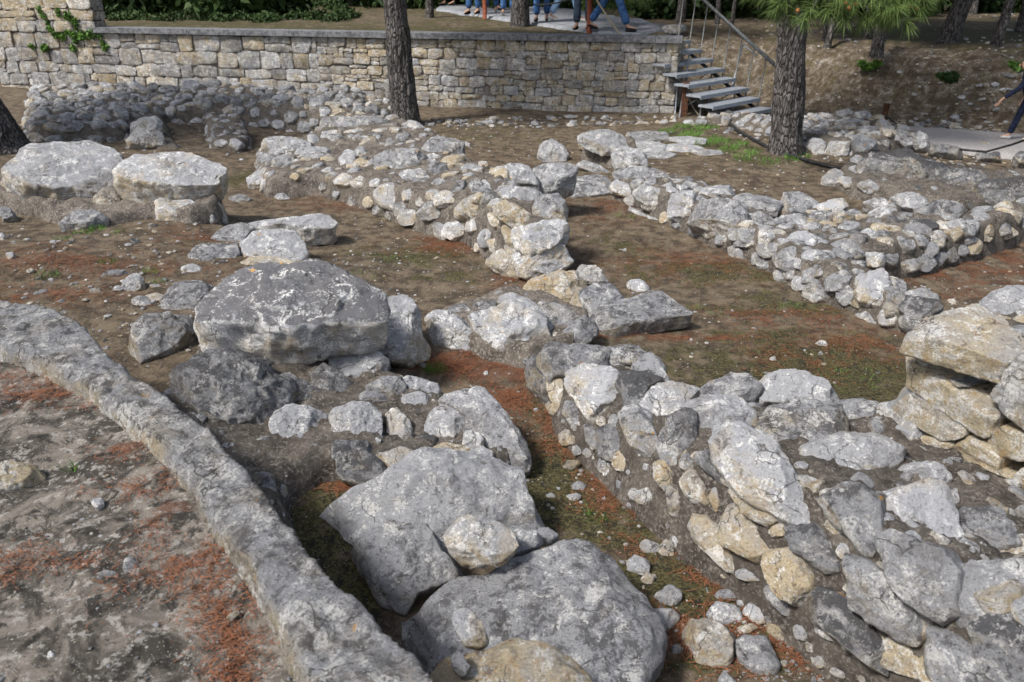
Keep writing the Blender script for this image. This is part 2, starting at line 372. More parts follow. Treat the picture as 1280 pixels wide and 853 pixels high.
def stone(zone, pts, z=0, kind='grey', tilt=48, thick=None, bulge=.10, face=None, mb=None, az=None, on=None, push=.22, sc=1.13, **kw):
    """one stone from its outline, standing on height z (or in a wall face plane), with real thickness"""
    _sid[0] += 1; sid = kw.pop('seed', _sid[0]*31)
    pp = zp(zone, pts)
    hp = None
    if on is not None:
        cx = sum(p[0] for p in pp)/len(pp); cy = sum(p[1] for p in pp)/len(pp); hs_ = [hit(on, cx+(x-cx)*f, cy+(y-cy)*f) for x, y in pp for f in (.0, .55)]
        hs_ = [h for h in hs_ if h[0] is not None]
        if len(hs_) >= 4: hp = np.median([h[0] for h in hs_], axis=0); hn = np.mean([h[1] for h in hs_], axis=0); hn /= np.linalg.norm(hn)
    if hp is not None:
        vc = np.array([0, 0, CAMZ])-hp; vc /= np.linalg.norm(vc); n = hn*.75+vc*.55+np.array([0, 0, .1]); n /= np.linalg.norm(n)
        d0 = np.linalg.norm(hp-np.array([0, 0, CAMZ])); ww = max(p[0] for p in pp)-min(p[0] for p in pp); hh = max(p[1] for p in pp)-min(p[1] for p in pp)
        pu = push*min(ww, hh*1.2)/1000*d0
        W = [PL(x, y, hp+n*pu, n) for x, y in pp]
    elif face is not None:
        p0, n = face; n = np.asarray(n, float); n /= np.linalg.norm(n); W = [PL(x, y, p0, n) for x, y in pp]
    elif tilt >= 89: n = np.array([0, 0, 1.0]); W = [P(x, y, z) for x, y in pp]
    else:
        lx, ly = max(pp, key=lambda p: p[1]); A = P(lx, ly, z); n = camn(A, tilt, az); W = [PL(x, y, A, n) for x, y in pp]
    W = np.array(W); W = W.mean(0)+(W-W.mean(0))*sc; sz = np.linalg.norm(W.max(0)-W.min(0))
    if thick is None: thick = sz*.38
    if 'na' not in kw:
        kw['na'] = 44 if sz < .25 else (72 if sz < .6 else 128); kw['nf'] = 8 if sz < .25 else (14 if sz < .6 else 30); kw['ns'] = 5 if sz < .6 else 12
    V, Q, size = stone_geo(W, n, thick, bulge, sid, **kw)
    mb = mb or MB(); mb.add(V, Q, None, tintof(kind, random.Random(sid))); return mb
def loose(zone, pts, label, z=0, kind='grey', name='stone', cat='stone', group=None, **kw):
    return tag(stone(zone, pts, z, kind, **kw).build(name, M_ST), label, cat, group)

# ------------------------------------------------------------------ terrain height
def _w(pts, z): return np.array([P(x, y, z)[:2] for x, y in pts])
KC = _w([(0, 407), (100, 455), (190, 520), (270, 600), (335, 690), (400, 760), (450, 853)], .78)
KC = np.vstack([[KC[0] + (KC[0]-KC[2])*6], KC, [[1.2, 0.1], [2.6, -1.2], [30, -28]]])
WA = np.array([-8.3, 16.8]); WB = np.array([2.82, 14.34]); WD = (WB-WA)/np.linalg.norm(WB-WA)
def wallY(x): return WB[1] + (x-WB[0])*(WD[1]/WD[0])
BL = [(-60, wallY(-60)), (2.82, 14.34), (2.95, 16.3), (4.7, 15.6), (5.8, 14.3), (8.0, 12.75), (13, 10.8), (40, 2)]
CTRL = [(150,290,.27),(230,360,.25),(190,420,.25),(60,250,.28),(10,320,.35),(100,360,.3),(300,240,.04),(350,250,0),(500,270,0),(450,300,0),(600,350,0),(560,440,.05),
        (620,470,.03),(700,560,0),(720,650,0),(850,750,0),(950,820,0),(850,850,0),(380,590,.12),(430,640,.12),(480,740,.12),(800,300,0),(900,380,0),(1050,470,0),
        (650,180,0),(900,210,.08),(1000,240,.05),(1200,340,-.05),(1260,320,-.05),(400,170,0),(100,165,.1),(200,180,.05),(950,170,.08),(1180,182,0),(1270,190,0),(330,200,.0),(20,200,.2)]
CX = np.array([P(*c)[:2] for c in CTRL]); CZ = np.array([c[2] for c in CTRL])
CX = np.vstack([CX, [[3, 1], [6, 3], [-9, 9], [9, 8], [1.5, 0]]]); CZ = np.append(CZ, [0, 0, .3, 0, 0])
def sstep(x): x = np.clip(x, 0, 1); return x*x*(3-2*x)
def H0(xy, detail=True):
    xy = np.atleast_2d(xy); d2 = ((xy[:, None, :]-CX[None])**2).sum(2)+.02; wt = d2**-1.6; z = (wt*CZ).sum(1)/wt.sum(1)
    x, y = xy[:, 0], xy[:, 1]
    yb = np.interp(x, [p[0] for p in BL], [p[1] for p in BL]); s = (y-yb)*.92
    right = sstep((x-2.9)/.5)
    up_l = np.where(s > .18, 1.22 + .018*np.clip(s, 0, 20), -9)
    bank = z*(1-sstep(s/1.7)) + sstep(s/1.7)*(1.0 + .022*np.clip(s-1.5, 0, 16))
    w3 = np.stack([x*.9, y*.9, x*0], 1)
    bank = bank + sstep(s/.5)*(1-sstep((s-2)/2))*fbm(w3*2.2, 4, 3)*.16
    up = up_l*(1-right) + bank*right
    z = np.where(s > (.18*(1-right)), np.maximum(up, z-.3), z)
    # near terrace
    kx = np.interp(y, KC[::-1, 1], KC[::-1, 0]); terr = x < kx
    z = np.where(terr & (y < 6), .735, z)
    if detail:
        p3 = np.stack([x, y, 0*x], 1)
        near = (y < 14)
        z = z + fbm(p3*1.7, 4, 11)*.03 + np.where(near, fbm(p3*9, 4, 21)*.011, 0) + np.where(near & (y < 7), fbm(p3*34, 3, 5)*.004, 0)
        z = z + np.where(terr & (y < 6), np.abs(fbm(p3*6, 4, 31))*-.035, 0)
    return z
def blob(xy, px, py, z, rx, ry=None):
    c = P(px, py, z)[:2]; ry = ry or rx
    return np.exp(-(((xy[:, 0]-c[0])/rx)**2+((xy[:, 1]-c[1])/ry)**2))
NEED = [(470,255,0,.9,.35,.5),(400,235,0,.8,.4,.35),(560,305,0,.5,.35,.6),(640,350,0,.25,.2,.7),(520,240,0,.5,.3,.4),(560,455,.04,.4,.12,1.0),(630,460,.03,.35,.22,1.0),(640,500,0,.15,.2,.9),(700,540,0,.16,.3,.8),
        (760,590,0,.2,.25,.8),(790,640,0,.2,.2,.7),(830,690,0,.2,.2,.5),(1010,800,0,.3,.15,.9),(930,720,0,.2,.1,.5),(860,780,0,.2,.12,.3),(900,800,0,.4,.2,.6),(760,420,0,.4,.12,.8),(700,400,0,.3,.12,.4),(880,425,0,.35,.05,.6),
        (950,395,0,.8,.25,.30),(850,330,0,.9,.4,.35),(1000,450,0,.4,.3,.3),(1090,430,0,.4,.3,.38),(1200,340,0,.9,.6,.48),(1250,310,0,.8,.5,.45),(740,260,0,.5,.6,.5),(100,330,.3,.9,.35,.42),(150,260,.28,.5,.3,.3),(60,370,.3,.5,.2,.4),(250,300,.2,.3,.3,.35),
        (290,540,.15,.12,.12,1.0),(440,610,.12,.14,.06,.9),(390,600,.12,.2,.06,.3),(700,190,0,.8,1.2,.42),(880,220,.05,.8,1.0,.42),(620,200,0,1.0,1.2,.4),(500,200,0,1,1,.35)]
TN = [(60,490,.74,.22,.10,.85),(20,470,.74,.25,.08,.6),(150,560,.74,.10,.10,.9),(90,500,.74,.14,.08,.8),(185,605,.74,.12,.07,1.0),(215,640,.74,.08,.12,.95),(235,700,.74,.14,.12,.9),(190,740,.74,.14,.10,.55),(280,740,.74,.08,.12,.95),(300,790,.74,.08,.10,.95),(290,840,.74,.06,.06,.7),(130,620,.74,.1,.05,.5),(100,700,.74,.12,.05,.4),(20,700,.74,.1,.1,.3)]
MOSS = [(520,320,0,.75,.4,.9),(560,350,0,.45,.2,.6),(300,225,.0,.3,.6,.9),(440,330,0,.4,.15,.5),(680,520,0,.15,.3,.7),(700,610,0,.3,.5,1.15),(740,650,0,.35,.3,1.1),(660,600,0,.2,.3,1.0),(840,740,0,.4,.35,1.0),(900,800,0,.4,.3,.8),(400,680,.12,.3,.3,.9),(450,740,.12,.2,.3,.9),(790,560,0,.12,.2,.5),(380,610,.12,.2,.12,1.0),(410,630,.12,.12,.1,.8),(450,700,.12,.1,.12,.9),
        (1000,440,0,1.1,.5,.8),(1060,470,0,.8,.5,1.1),(950,460,0,.9,.3,.9),(850,440,0,.6,.12,.55),(900,340,0,1.2,.5,.72),(980,380,0,.9,.4,.75),(780,310,0,.4,.7,.62),(820,410,0,.6,.15,.6),(860,180,.08,1.2,.9,.75),(960,200,.08,.9,.6,.55),(620,170,0,1.6,1.6,.45),(830,470,0,.5,.15,.8),(1200,210,.1,.8,.6,.8)]
def ground_attr(xy):
    x, y = xy[:, 0], xy[:, 1]; n = len(x)
    nd = np.full(n, .08); mo = np.full(n, .12); rk = np.zeros(n)
    for a in NEED: nd = np.maximum(nd, a[5]*blob(xy, a[0], a[1], a[2], a[3], a[4]))
    for a in MOSS: mo = np.maximum(mo, a[5]*blob(xy, a[0], a[1], a[2], a[3], a[4]))
    kx = np.interp(y, KC[::-1, 1], KC[::-1, 0]); terr = (x < kx) & (y < 6)
    tn = np.full(n, .0)
    for a in TN: tn = np.maximum(tn, .72*a[5]*blob(xy, a[0], a[1], a[2], a[3], a[4]))
    nd = np.where(terr, tn, nd); mo = np.where(terr, .08, mo); rk = np.where(terr, 1, 0)
    yb = np.interp(x, [p[0] for p in BL], [p[1] for p in BL]); up = y > yb+.2
    mo = np.where(up, np.where(x < 3, .62, .32)+.35*vnoise(np.stack([x*.35, y*.6, 0*x], 1), 4), mo); nd = np.where(up, .12, nd)
    mo = np.where(up & (x > 7) & (y > yb+4) & (y < yb+7.5), .9, mo)
    mo = np.where(up & (y < yb+1.8) & (x > 3), .3, mo); rk = np.where(up & (y < yb+2.2) & (x > 3), .42, rk)
    return np.clip(np.stack([nd, mo, rk], 1), 0, 1.2)
def axis(segs):
    out = [segs[0][0]]
    for a, b, st in segs: out += list(np.arange(a+st, b+1e-6, st))
    return np.unique(np.round(out, 4))
gx = axis([(-400,-60,40),(-60,-16,4),(-16,-12,.25),(-12,-3.2,.09),(-3.2,2.8,.032),(2.8,9,.08),(9,16,.25),(16,60,4),(60,400,40)])
gy = axis([(-60,-4,8),(-4,.8,.4),(.8,5.5,.03),(5.5,9,.06),(9,18.6,.11),(18.6,30,.35),(30,60,3),(60,600,45)])
GXX, GYY = np.meshgrid(gx, gy); xy = np.stack([GXX.ravel(), GYY.ravel()], 1)
gz = np.concatenate([H0(xy[k:k+60000]) for k in range(0, len(xy), 60000)])
ga = ground_attr(xy); gm = MB(); gm.add(np.column_stack([xy, gz]), grid_quads(len(gy), len(gx), False)[:, :], None, ga)
ground = gm.build('ground', M_GR, origin=np.zeros(3)); tag(ground, kind='structure')
def H(x, y): return float(H0(np.array([[x, y]]), False)[0])

# ------------------------------------------------------------------ mortared masses
def pdist(pt, poly):
    a = poly; b = np.roll(poly, -1, 0); e = b-a; L2 = (e**2).sum(1)+1e-12
    t = np.clip(((pt[:, None]-a[None])*e[None]).sum(2)/L2[None], 0, 1); cl = a[None]+t[..., None]*e[None]
    d = np.sqrt(((pt[:, None]-cl)**2).sum(2)); k = d.argmin(1); i = np.arange(len(pt))
    inside = np.zeros(len(pt), bool)
    for (x1, y1), (x2, y2) in zip(a, b):
        c = ((y1 > pt[:, 1]) != (y2 > pt[:, 1])) & (pt[:, 0] < (x2-x1)*(pt[:, 1]-y1)/((y2-y1) if y2 != y1 else 1e-9)+x1); inside ^= c
    return d[i, k], inside, cl[i, k]
def mass(pts, res=.025, fall=.10, rough=.03, seed=1, lum=.5, zone='', pexp=2.2):
    """lumpy mass: pts = (px, py, z at which the outline was seen, top height)"""
    W = np.array([P(*(zp(zone, [(p[0], p[1])])[0]), p[2])[:2] for p in pts]); T = np.array([p[3] for p in pts])
    lo, hi = W.min(0)-res*2, W.max(0)+res*2
    xs = np.arange(lo[0], hi[0], res); ys = np.arange(lo[1], hi[1], res); X, Y = np.meshgrid(xs, ys); pt = np.stack([X.ravel(), Y.ravel()], 1)
    d, ins, cl = pdist(pt, W)
    keep = ins | (d < res*1.45); pt2 = np.where(ins[:, None], pt, cl)
    d2 = ((pt[:, None]-W[None])**2).sum(2)+.01; wt = d2**-1.3; top = (wt*T).sum(1)/wt.sum(1)
    base = H0(pt2, False)-.08; f = np.where(ins, np.clip(d/fall, 0, 1), 0)
    prof = 1-(1-f)**pexp
    p3 = np.stack([pt2[:, 0], pt2[:, 1], prof*top], 1)
    z = base + (top-base)*prof
    z = z + np.where(ins, prof, 0)*rough*(fbm(p3*4, 4, seed)*1.3+fbm(p3*17, 4, seed+3)*.8+fbm(p3*50, 3, seed+4)*.35)
    off = np.stack([fbm(p3*5+9, 3, seed+7), fbm(p3*5+31, 3, seed+8)], 1)*rough*.9
    v = np.column_stack([pt2+off, z]); nr, nc = X.shape
    q = grid_quads(nr, nc, False); q = q[keep[q].all(1)]
    us = np.unique(q); mp = -np.ones(len(v), int); mp[us] = np.arange(len(us))
    return v[us], mp[q], W, (lum, .5, .5)
def mass_part(parent, pts, name='mortar_core', mat=None, **kw):
    v, q, W, t = mass(pts, **kw); mb = MB(); mb.add(v, q, None, t)
    return mb.build(name, mat or M_MO, parent), v, q
def scatter(v, q, n, smin, smax, seed, kinds, avoid=(), asp=1.5, flat=.75, sink=.35, zmin=None, xymask=None, res=(20, 4, 3)):
    """rubble stones set all over a mass, each returned as its own geometry"""
    rs = np.random.RandomState(seed); a, b, c, d = v[q[:, 0]], v[q[:, 1]], v[q[:, 2]], v[q[:, 3]]
    nrm = np.cross(c-a, d-b); ar = np.linalg.norm(nrm, axis=1)/2; nrm /= (np.linalg.norm(nrm, axis=1)[:, None]+1e-9)
    cen = (a+b+c+d)/4
    ok = np.ones(len(cen), bool)
    if zmin is not None: ok &= cen[:, 2] > zmin
    if xymask is not None: ok &= xymask(cen)
    pr = ar*ok; pr /= pr.sum(); out = []; pos = [np.array(p[:3]) for p in avoid]; rad = [p[3] for p in avoid]; tries = 0
    while len(out) < n and tries < n*25:
        tries += 1; k = rs.choice(len(cen), p=pr); f = 1-len(out)/n; r = smin+(smax-smin)*(f**1.3)*rs.uniform(.6, 1)
        p = cen[k]
        if pos:
            dd = np.linalg.norm(np.array(pos)-p, axis=1)
            if (dd < (np.array(rad)+r)*.80).any(): continue
        pos.append(p); rad.append(r)
        nn = nrm[k]*.8+np.array([0, 0, .25])+rs.normal(0, .13, 3); nn /= np.linalg.norm(nn)
        e1 = np.cross(nn, [0, 0, 1.0]); e1 = e1/(np.linalg.norm(e1)+1e-6) if np.linalg.norm(e1) > .2 else np.array([1.0, 0, 0]); e1 -= nn*np.dot(e1, nn); e1 /= np.linalg.norm(e1); e2 = np.cross(nn, e1)
        if abs(nn[2]) > .8: an = rs.uniform(0, math.pi); e1, e2 = math.cos(an)*e1+math.sin(an)*e2, -math.sin(an)*e1+math.cos(an)*e2
        m = rs.randint(5, 8); asx = rs.uniform(1.0, asp); th = np.sort(rs.uniform(0, 2*math.pi/m*.7, m)+np.arange(m)*2*math.pi/m)
        rr = r*rs.uniform(.82, 1.12, m); poly = [p+nn*r*(.42-sink)+e1*math.cos(t)*x*math.sqrt(asx)+e2*math.sin(t)*x/math.sqrt(asx)*flat**.3 for t, x in zip(th, rr)]
        V, Q, s = stone_geo(poly, nn, r*1.0, rs.uniform(.05, .16), rs.randint(1, 99999), na=res[0], nf=res[1], ns=res[2], rough=.06, cuts=7, edge=.12, rnd=0)
        out.append((V, Q, tintof(kinds[rs.randint(len(kinds))], random.Random(rs.randint(99999))), r))
    return out
def put_scatter(parent, items, each=True, name='stone'):
    """large ones become parts of their own, the rest one part"""
    if each:
        for V, Q, t, r in items: MB().add(V, Q, None, t).build(name, M_ST, parent)
    else:
        mb = MB()
        for V, Q, t, r in items: mb.add(V, Q, None, t)
        o = mb.build('small_stones', M_ST, parent)
        o['kind'] = 'stuff'
def cen_of(zone, pts, z=0, face=None):
    pp = zp(zone, pts); x = sum(p[0] for p in pp)/len(pp); y = sum(p[1] for p in pp)/len(pp); p = P(x, y, z) if face is None else PL(x, y, *face)
    w_ = (max(q[0] for q in pp)-min(q[0] for q in pp)); h_ = (max(q[1] for q in pp)-min(q[1] for q in pp))
    t = np.linalg.norm(p-np.array([0, 0, CAMZ])); return (p[0], p[1], p[2], (w_*.6+h_*.6)/2*t/1000*.95)
def wall_thing(name, loc, label, cat, specs, group=None, face=None):
    """specs: (zone, pts, z, kind, extra dict) each one a stone part"""
    t = tag(empty(name, loc), label, cat, group); av = []
    for s in specs:
        zone, pts, z, kind = s[:4]; kw = dict(s[4]) if len(s) > 4 else {}
        nm = kw.pop('name', 'stone'); lb = kw.pop('label', None)
        o = stone(zone, pts, z, kind, **kw).build(nm, M_ST, t)
        if lb: o['label'] = lb
        av.append(cen_of(zone, pts, z, kw.get('face')))
    return t, av

# ================================================================== LARGE STRUCTURE
# ---- retaining wall of squared rubble
def masonry(A, B, z0, z1, seed, hs, ws, jag=.01, split=.3, depth=.12, kinds=('grey','tan','white','warm','grey','pale'), shrink=None):
    A = np.array([*A, 0.0]); B = np.array([*B, 0.0]); d = (B-A); Lg = np.linalg.norm(d); d /= Lg; n = np.cross(d, [0, 0, 1.0])
    if n[1] > 0: n = -n
    rs = np.random.RandomState(seed); mb = MB()
    def wav(s, k): return .022*math.sin(s*1.9+k*2.3)+.015*math.sin(s*5.1+k)
    zs = [z0]; k = 0
    while zs[-1] < z1-.05:
        h = rs.uniform(*hs); 
        if z1-zs[-1]-h < .09: h = z1-zs[-1]
        zs.append(zs[-1]+h)
    nr = len(zs)-1
    def blk(s0, s1, a, b):
        if s1-s0 < .03 or b-a < .025: return
        g = .004; j = lambda: rs.uniform(-jag, jag)
        pts = [(s0+g+j(), a+g+j()), ((s0+s1)/2, a+g+j()*.6), (s1-g+j(), a+g+j()), (s1-g+j()*.6, (a+b)/2), (s1-g+j(), b-g+j()), ((s0+s1)/2+j(), b-g+j()*.5), (s0+g+j(), b-g+j()), (s0+g+j()*.6, (a+b)/2)]
        pr = rs.uniform(.008, .03)
        poly = [A+d*s+n*pr+np.array([0, 0, z]) for s, z in pts]
        V, Q, sz = stone_geo(poly, n, depth, rs.uniform(.0, .05), rs.randint(99999), na=28, nf=4, ns=2, rough=.045, cuts=2, edge=.06, taper=.97, rnd=0, fine=.7)
        kk = kinds[rs.randint(len(kinds))]
        if rs.rand() < .05: kk = 'red'
        mb.add(V, Q, None, tintof(kk, random.Random(rs.randint(99999))))
    for r in range(nr):
        s = -rs.uniform(0, .2)
        while s < Lg:
            f = s/Lg; wsc = (shrink(f) if shrink else 1.0); wd = rs.uniform(*ws)*wsc; a = zs[r]; b = zs[r+1]; e = min(s+wd, Lg)
            if Lg-e < .1: e = Lg
            s0 = max(s, 0)
            za = a+(wav(s0, r) if r else 0); zb = b+(wav(s0, r+1) if r < nr-1 else 0); 
            u = rs.rand(); sp = split*(1.6-wsc) 
            if u < sp*.7:
                m = za+(zb-za)*rs.uniform(.35, .65); blk(s0, e, za, m)
                if rs.rand() < .6: q = s0+(e-s0)*rs.uniform(.35, .65); blk(s0, q, m, zb); blk(q, e, m, zb)
                else: blk(s0, e, m, zb)
            elif u < sp:
                q = e-min(.09, (e-s0)*.3); blk(s0, q, za, zb); m = za+(zb-za)*rs.uniform(.4, .6); blk(q, e, za, m); blk(q, e, m, zb)
            else: blk(s0, e, za, zb)
            s = e
    return mb, A, B, d, n
rw = tag(empty('retaining_wall', (WA[0], WA[1], 0)), 'long retaining wall of squared rubble blocks under a grey coping, behind the ruins', 'wall')
XA = -10.6; A_ = (XA, wallY(XA))
_ax = np.array([*A_, 0.0]); _bx = np.array([*WB, 0.0]); dW = (_bx-_ax)/np.linalg.norm(_bx-_ax); nW = np.cross(dW, [0, 0, 1.0]); A3, B3 = _ax, _bx
wm = A_ + (WB-A_)*.52
mb, *_ = masonry(A_, wm, -.06, 1.20, 5, (.18, .29), (.25, .58), jag=.018, split=.34, kinds=('grey', 'pale', 'warm', 'grey', 'dark', 'pale', 'blue', 'grey'))
mb2, *_ = masonry(wm, WB, -.06, 1.20, 15, (.12, .22), (.16, .42), jag=.018, split=.42, kinds=('warm', 'pale', 'grey', 'warm', 'pale', 'grey', 'tan', 'pale'))
mb.v += mb2.v; mb.c += mb2.c; mb.q += [q_+mb.n for q_ in mb2.q]; mb.n += mb2.n
mb.build('stone_facing', M_ST, rw)
def wallM(off): return lambda p: A3 + dW*p[0] - nW*(p[1]+off) + np.array([0, 0, p[2]])
Lw = np.linalg.norm(B3-A3)
MB().box(0, Lw-.03, .006, .35, -.2, 1.17, wallM(0), (1.0, .5, .5)).build('mortar', M_MO, rw, smooth=False)
cp = MB(); k = 2.35
while k < Lw:
    e = min(k+2.2, Lw+.05); cp.box(k+.004, e-.004, -.09, .34, 1.205, 1.30, wallM(0)); k = e
cp.build('coping', M_COPE, rw, smooth=False)
# return end of the wall beside the stairs
mb, a_, b_, d_, n_ = masonry(WB+np.array([-.03, .02]), WB+np.array([.28, .95]), -.05, 1.2, 9, (.15, .22), (.2, .4)); 
for q in mb.v: pass
mb.build('end_facing', M_ST, rw)
# taller end at the left
masonry_te = None
te = tag(empty('wall_block', (XA, wallY(XA), 1.2)), 'taller corner of stone wall at the far left end, ivy growing on it', 'wall')
eL = np.array([-8.12, wallY(-8.12)]); eL0 = np.array([XA, wallY(XA)])
mb, *_ = masonry(eL0+nW[:2]*.03, eL+nW[:2]*.03, 1.20, 1.86, 15, (.17, .24), (.3, .6)); mb.build('stone_facing', M_ST, te)
mb, *_ = masonry(eL+np.array([0, .02]), eL+np.array([.06, .28]), 1.20, 1.86, 16, (.17, .24), (.3, .6)); mb.build('end_facing', M_ST, te)
Lt = np.linalg.norm(eL-eL0)
MB().box(0, Lt-.02, -.01, .30, 1.2, 1.85, wallM(0), (.25, .5, .5)).build('mortar', M_MO, te, smooth=False)
MB().box(0, Lt+.03, -.08, .34, 1.87, 1.95, wallM(0)).build('coping', M_COPE, te, smooth=False)

# ---- weathered kerb beside the viewer
KB = [(0,370),(60,386),(110,408),(150,445),(230,502),(300,562),(335,602),(365,650),(400,685),(440,725),(485,762),(545,830),(610,930),(430,930),(372,853),(335,775),(300,705),(268,670),(236,610),(190,560),(140,518),(90,480),(40,455),(0,442),(-160,380),(-160,322)]
v, q, W, t = mass([(x, y, .79, .815) for x, y in KB], res=.014, fall=.045, rough=.026, seed=41)
kb = MB(); kb.add(v, q, None, (.38, .35, .55)); tag(kb.build('stone_kerb', M_ST), 'long weathered grey stone kerb crossing the lower left corner', 'kerb')

# ---- foreground wall (right)
pA, pB, pC = P(670, 503, 0), P(760, 622, 0), P(950, 782, 0)
def fplane(a, b, lean=.25, off=.02):
    d = (b-a)/np.linalg.norm(b-a); n = np.cross(d, [0, 0, 1.0]); 
    if np.dot(n, np.array([0, 0, CAMZ])-a) < 0: n = -n
    n = n + np.array([0, 0, lean]); n /= np.linalg.norm(n); return (a+n*off, n)
F1 = fplane(pA, pB, .22); F2 = fplane(pB, pC, .28, .01)
w3 = [(668,503,0,.33),(700,560,0,.36),(760,622,0,.42),(850,705,0,.50),(950,785,0,.58),(1045,860,0,.62),(1150,960,0,.62),(1500,1150,0,.62),(1560,760,.44,.44),(1420,640,.42,.42),(1250,548,.40,.40),(1160,505,.40,.39),(1080,490,.40,.38),(940,478,.42,.42),(870,485,.40,.40),(820,446,.34,.34),(745,434,.32,.32),(680,440,.31,.31)]
W3 = tag(empty('rubble_wall', tuple(P(860, 640, 0))), 'thick mortared rubble wall filling the lower right, pale stones set in brown mortar', 'wall')
_, v3, q3 = mass_part(W3, w3, res=.022, fall=.24, rough=.035, seed=3, lum=.28, pexp=1.7)
